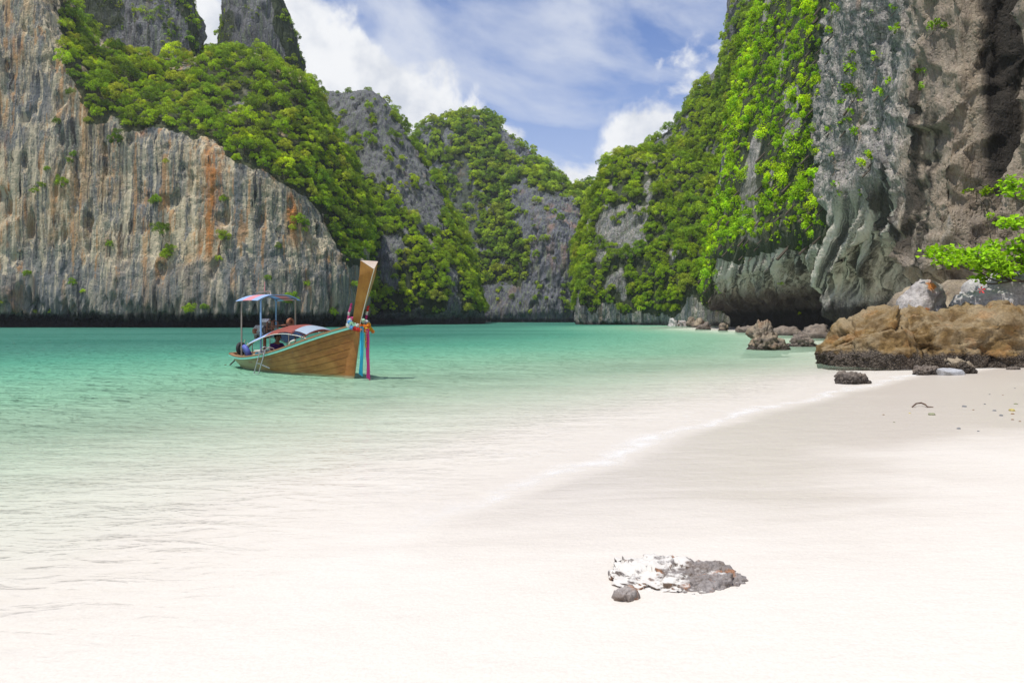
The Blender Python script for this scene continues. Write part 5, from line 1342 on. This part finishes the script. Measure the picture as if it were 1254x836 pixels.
# ---- things carried by the boat
def bw(x, y, z):
    c, s = math.cos(BH), math.sin(BH); return Vector((BO.x + x * c - y * s, BO.y + x * s + y * c, z))
def boat_thing(name, loc, label, cat, group=None):
    o = empty(name, bw(*loc), BH); tag(o, label, cat, group); return o
ld = boat_thing('boarding_ladder', (0.05, -0.80, 0.55), 'steel boarding ladder hooked over the near rail of the boat', 'ladder')
lr = []
for k, x in enumerate((-0.15, 0.13)):
    b = MB(); b.tube([(x + 0.10, 0.20, 0.02), (x + 0.06, 0.12, 0.17), (x, 0.02, 0.20), (x - 0.02, -0.07, 0.14), (x - 0.10, -0.16, -0.30), (x - 0.22, -0.30, -0.98)], 0.017, 8); b.build('rail', m_steel, ld)
for k in range(4):
    t = k / 3; z = 0.02 - 0.86 * t; xo = -0.06 - 0.13 * t; b = MB(); b.tube([(-0.15 + xo, -0.11 - 0.16 * t, z), (0.13 + xo, -0.11 - 0.16 * t, z)], 0.015, 8); b.build('rung', m_steel, ld)
b = MB(); b.tube([(-0.05, -0.28, -0.86), (0.42, -0.16, -0.62)], 0.014, 6); b.tube([(-0.04, -0.16, -0.28), (0.36, -0.07, -0.38)], 0.014, 6); b.build('brace', m_steel, ld)

def tyre(loc, axis, Rm, r, mt, lb, rim=None):
    o = boat_thing('fender', loc, lb, 'fender'); b = MB(); b.torus((0, 0, 0), axis, Rm, r, 28, 12); b.build('tyre_ring', mt, o)
    b = MB(); b.tube([Vector(axis).orthogonal().normalized() * Rm, Vector(axis).orthogonal().normalized() * Rm + Vector((0, 0.05, 0.18))], 0.01, 6); b.build('lashing', m_rope, o)
    b = MB(); b.lathe([(0.0, -.02), (Rm - r * .6, -.02), (Rm - r * .6, .02), (0, .02)], (0, 0, 0), axis, 18); b.build('hub', rim or m_rub, o); return o
tyre((-1.55, -0.60, 0.55), (0.25, 0.85, 0.45), 0.17, 0.075, m_bluerub, 'blue rubber ring lying against the near rail by the stern', m_rub)
tyre((-2.22, -0.48, 0.62), (0.9, 0.42, 0.1), 0.15, 0.06, m_rub, 'black tyre upright beside the stern awning post', m_alu)
cb = boat_thing('cool_box', (-1.5, -0.05, 0.10), 'turquoise cool box sitting under the engine', 'cool box')
b = MB(); b.box((0, 0, 0.22), (0.62, 0.40, 0.40)); b.build('box', paint('cooler_blue', (0.10, 0.42, 0.55)), cb); b = MB(); b.box((0, 0, 0.455), (0.64, 0.42, 0.06)); b.build('lid', m_white, cb)

# ---- boatman, seated and bent forward
per = boat_thing('person', (-0.95, -0.02, 0.28), 'seated person with dark hair in a purple shirt, bent forward under the low awning', 'person')
def skin_body(name, verts, edges, radii, mt, parent, sub=2):
    me = bpy.data.meshes.new(name); me.from_pydata(verts, edges, []); o = bpy.data.objects.new(name, me); COL.objects.link(o); o.parent = parent
    md = o.modifiers.new('skin', 'SKIN'); 
    sv = me.skin_vertices[0].data if me.skin_vertices else None
    if sv is None:
        bm = bmesh.new(); bm.from_mesh(me); bm.verts.layers.skin.verify(); bm.to_mesh(me); bm.free(); sv = me.skin_vertices[0].data
    for k, r in enumerate(radii): sv[k].radius = (r, r) if isinstance(r, float) else r; sv[k].use_root = (k == 0)
    s = o.modifiers.new('sub', 'SUBSURF'); s.levels = sub; s.render_levels = sub; md.use_smooth_shade = True; me.materials.append(mt); return o
m_skin = paint('skin', (0.30, 0.16, 0.10), 0.55, 0, 0.05); m_shirt = paint('purple_cloth', (0.085, 0.03, 0.19), 0.85, 0, 0.2); m_short = paint('dark_cloth', (0.03, 0.03, 0.06), 0.85); m_hair = paint('black_hair', (0.012, 0.010, 0.010), 0.6)
bv = [(0, 0, 0.10), (0.03, 0, 0.28), (0.10, 0, 0.46), (0.14, 0, 0.55), (0.17, 0, 0.62), (0.19, 0, 0.70), (0.20, 0, 0.78),
      (0.10, 0.17, 0.48), (0.20, 0.24, 0.26), (0.40, 0.16, 0.20), (0.47, 0.13, 0.20), (0.10, -0.17, 0.48), (0.20, -0.24, 0.26), (0.40, -0.16, 0.20), (0.47, -0.13, 0.20),
      (0.05, 0.10, 0.08), (0.42, 0.13, 0.14), (0.40, 0.13, -0.20), (0.50, 0.13, -0.23), (0.05, -0.10, 0.08), (0.42, -0.13, 0.14), (0.40, -0.13, -0.20), (0.50, -0.13, -0.23)]
be = [(0, 1), (1, 2), (2, 3), (3, 4), (4, 5), (5, 6), (2, 7), (7, 8), (8, 9), (9, 10), (2, 11), (11, 12), (12, 13), (13, 14), (0, 15), (15, 16), (16, 17), (17, 18), (0, 19), (19, 20), (20, 21), (21, 22)]
br = [0.14, 0.135, 0.14, 0.055, 0.06, 0.095, 0.07, 0.062, 0.045, 0.034, 0.036, 0.062, 0.045, 0.034, 0.036, 0.095, 0.065, 0.045, 0.04, 0.095, 0.065, 0.045, 0.04]
skin_body('body', bv, be, br, m_skin, per)
skin_body('shirt', [(0, 0, 0.10), (0.03, 0, 0.28), (0.10, 0, 0.45), (0.115, 0, 0.50), (0.10, 0.17, 0.47), (0.17, 0.225, 0.32), (0.10, -0.17, 0.47), (0.17, -0.225, 0.32)], [(0, 1), (1, 2), (2, 3), (2, 4), (4, 5), (2, 6), (6, 7)], [0.155, 0.15, 0.155, 0.085, 0.075, 0.062, 0.075, 0.062], m_shirt, per)
skin_body('shorts', [(0, 0, 0.08), (0.05, 0.10, 0.08), (0.36, 0.13, 0.135), (0.05, -0.10, 0.08), (0.36, -0.13, 0.135)], [(0, 1), (1, 2), (0, 3), (3, 4)], [0.15, 0.105, 0.08, 0.105, 0.08], m_short, per)
U, F = ICO[3]; hv = U * np.array([0.105, 0.10, 0.115]); hv = hv + U * (0.012 * fbm(U * 3, 0.4, 2, 0.5, 4))[:, None]; hv[:, 0] -= 0.018; lowf = (U[:, 0] > 0.35) & (U[:, 2] < 0.35); hv[lowf] *= 0.78
mesh_np('hair', hv + np.array([0.185, 0, 0.735]), F, m_hair, per)
fb = MB(); fb.lathe([(0, 0), (.012, 0.01), (.016, .03), (0.006, .05)], (0.285, 0, 0.69), (0.3, 0, 1), 8); fb.build('nose', m_skin, per)
for s_ in (-1, 1):
    fb = MB(); fb.lathe([(0, -.01), (.022, -.006), (.022, .006), (0, .01)], (0.19, 0.098 * s_, 0.70), (0, 1, 0), 10); fb.build('ear', m_skin, per)
    fb = MB(); fb.lathe([(0, -.004), (.011, 0), (0, .004)], (0.283, 0.036 * s_, 0.722), (1, 0, 0), 10); fb.build('eye', m_hair, per)
fb = MB(); fb.tube([(0.272, -0.025, 0.655), (0.283, 0, 0.652), (0.272, 0.025, 0.655)], 0.006, 6); fb.build('mouth', paint('lips', (0.28, 0.10, 0.08), 0.5), per)

# ---- flowers and ribbons on the prow
FL_C = {'white': (0.75, 0.75, 0.72), 'pink': (0.75, 0.12, 0.35), 'blue': (0.15, 0.40, 0.75), 'mint': (0.45, 0.75, 0.55), 'orange': (0.80, 0.25, 0.02), 'yellow': (0.80, 0.50, 0.02), 'red': (0.65, 0.03, 0.03), 'magenta': (0.50, 0.03, 0.20), 'cyan': (0.03, 0.42, 0.62)}
m_fl = {k: paint('flower_' + k, v, 0.7, 0, 0.15) for k, v in FL_C.items()}
def petal_mesh(mt):
    rng = np.random.default_rng(3); n = 46; u = rng.normal(size=(n, 3)); u /= np.linalg.norm(u, axis=1, keepdims=True)
    q = leaf_quads(u * 0.75, u * 0.6 + rng.normal(size=(n, 3)) * 0.4, np.full(n, 0.85), np.full(n, 0.7), rng).reshape(-1, 3)
    o = mesh_np('flower', q, np.arange(len(q)).reshape(-1, 4), mt, smooth=False); me = o.data; bpy.data.objects.remove(o); return me
PM = {k: petal_mesh(v) for k, v in m_fl.items()}
def garland(loc, pts, cols, r, label, group='flower garlands on the prow'):
    o = boat_thing('flower_garland', loc, label, 'garland', group)
    b = MB(); b.tube(pts, 0.008, 5, False); b.build('string', m_rope, o)
    L = [0.0]
    for a, c in zip(pts[:-1], pts[1:]): L.append(L[-1] + (Vector(c) - Vector(a)).length)
    n = max(3, int(L[-1] / (r * 1.35)))
    for k in range(n + 1):
        s = L[-1] * k / n; j = max(0, min(len(pts) - 2, next((q for q in range(len(L) - 1) if L[q + 1] >= s - 1e-9), len(L) - 2))); t = (s - L[j]) / max(1e-6, L[j + 1] - L[j])
        f = bpy.data.objects.new('flower', PM[cols[(k * len(cols)) // (n + 1)]]); COL.objects.link(f); f.parent = o
        f.location = Vector(pts[j]).lerp(Vector(pts[j + 1]), t); f.scale = (r,) * 3; f.rotation_euler = (k, k * 1.7, k * 0.6)
    return o
PB = (3.52, 0.0, 1.42)
def ring(rx, ry, drop, lift=0.0, n=22, a0=-math.pi, a1=math.pi):
    return [(-0.04 + rx * math.cos(a), ry * math.sin(a), lift - drop * (math.cos(a) * 0.5 + 0.5) ) for a in np.linspace(a0, a1, n)]
garland(PB, ring(0.25, 0.25, 0.20, 0.13), ['pink', 'white', 'blue', 'mint', 'white', 'orange', 'orange', 'yellow', 'white', 'mint', 'white', 'pink'], 0.066, 'thick white and pastel flower garland looped round the prow post')
garland(PB, ring(0.28, 0.27, 0.20, 0.04, 18, -1.9, 1.9), ['white', 'blue', 'red', 'orange', 'orange', 'yellow', 'yellow', 'white', 'mint'], 0.066, 'orange and red flower garland under the pastel one on the prow')
garland(PB, [(0.27, 0.02, -0.12), (0.28, 0.02, -0.28), (0.28, 0.02, -0.42), (0.28, 0.02, -0.58)], ['yellow', 'yellow', 'orange', 'yellow', 'yellow'], 0.046, 'short yellow flower strand hanging down from the prow garlands')
garland(PB, [(-0.06, 0.27, -0.02), (0.06, 0.32, -0.14), (0.18, 0.28, -0.20)], ['yellow', 'yellow', 'orange'], 0.05, 'yellow flower tassel on the far side of the prow')
garland(PB, [(-0.22, -0.20, 0.10), (-0.20, -0.19, 0.30), (-0.14, -0.17, 0.42), (-0.12, -0.17, 0.50)], ['pink', 'white', 'pink', 'magenta'], 0.034, 'thin pink and white flower string climbing the near face of the prow')
garland(PB, [(0.0, 0.20, 0.16), (0.04, 0.20, 0.32), (0.10, 0.19, 0.44)], ['magenta', 'white', 'red', 'red'], 0.036, 'thin red flower string climbing the far face of the prow')
def ribbon(pts, wd, mt, label):
    o = boat_thing('ribbon', PB, label, 'ribbon', 'ribbons on the prow')
    for f in (0, 1, 2):
        b = MB(); V = []; n = len(pts)
        for k, q in enumerate(pts):
            q = Vector(q) + Vector((0.02 * f, 0.018 * (f - 1), -0.03 * f * (k == n - 1))); tw_ = 0.5 * math.sin(k * 1.1 + f); d = Vector((-math.sin(0.9 + tw_), math.cos(0.9 + tw_), 0)) * wd * 0.5
            V += [q - d, q - d * 0.2 + Vector((0.02, 0.012, 0)), q + d]
        V += [Vector(v) + Vector((0.004, 0.004, 0)) for v in V]; m = 3 * n
        F = [(3 * k + j, 3 * k + 3 + j, 3 * k + 4 + j, 3 * k + 1 + j) for k in range(n - 1) for j in (0, 1)]; F += [tuple(m + q for q in reversed(f_)) for f_ in F]
        F += [(3 * k, m + 3 * k, m + 3 * k + 3, 3 * k + 3) for k in range(n - 1)] + [(3 * k + 2, 3 * k + 5, m + 3 * k + 5, m + 3 * k + 2) for k in range(n - 1)]
        b.add(V, F); b.build('strip', mt, o)
    return o
ribbon([(0.20, -0.10, -0.06), (0.22, -0.10, -0.3), (0.21, -0.10, -0.7), (0.20, -0.11, -1.05), (0.19, -0.11, -1.26)], 0.085, m_fl['cyan'], 'bright blue ribbon hanging from the prow to the water')
ribbon([(0.27, 0.02, -0.12), (0.30, 0.02, -0.4), (0.31, 0.01, -0.8), (0.32, 0.02, -1.1), (0.33, 0.02, -1.36)], 0.065, m_fl['magenta'], 'deep pink ribbon hanging from the prow beside the blue one')
# ================================================================== AIR
HZ = 640.0
hb = MB(); hb.add([(x, y, z) for z in (-6.0, 90.0) for y in (-HZ, HZ) for x in (-HZ, HZ)], [(0, 2, 3, 1), (4, 5, 7, 6), (0, 1, 5, 4), (2, 6, 7, 3), (0, 4, 6, 2), (1, 3, 7, 5)])
m_haze = bpy.data.materials.new('haze'); m_haze.use_nodes = True; m_haze.node_tree.nodes.clear(); N = NT(m_haze.node_tree)
pv = N.new('ShaderNodeVolumePrincipled'); pv.inputs['Color'].default_value = (0.82, 0.89, 1.0, 1); pv.inputs['Density'].default_value = 0.00026; pv.inputs['Anisotropy'].default_value = 0.2
mo = N.new('ShaderNodeOutputMaterial'); N.l.new(pv.outputs[0], mo.inputs['Volume'])
haze = hb.build('haze', m_haze, None, False); tag(haze, 'thin sea haze over the bay', kind='stuff')
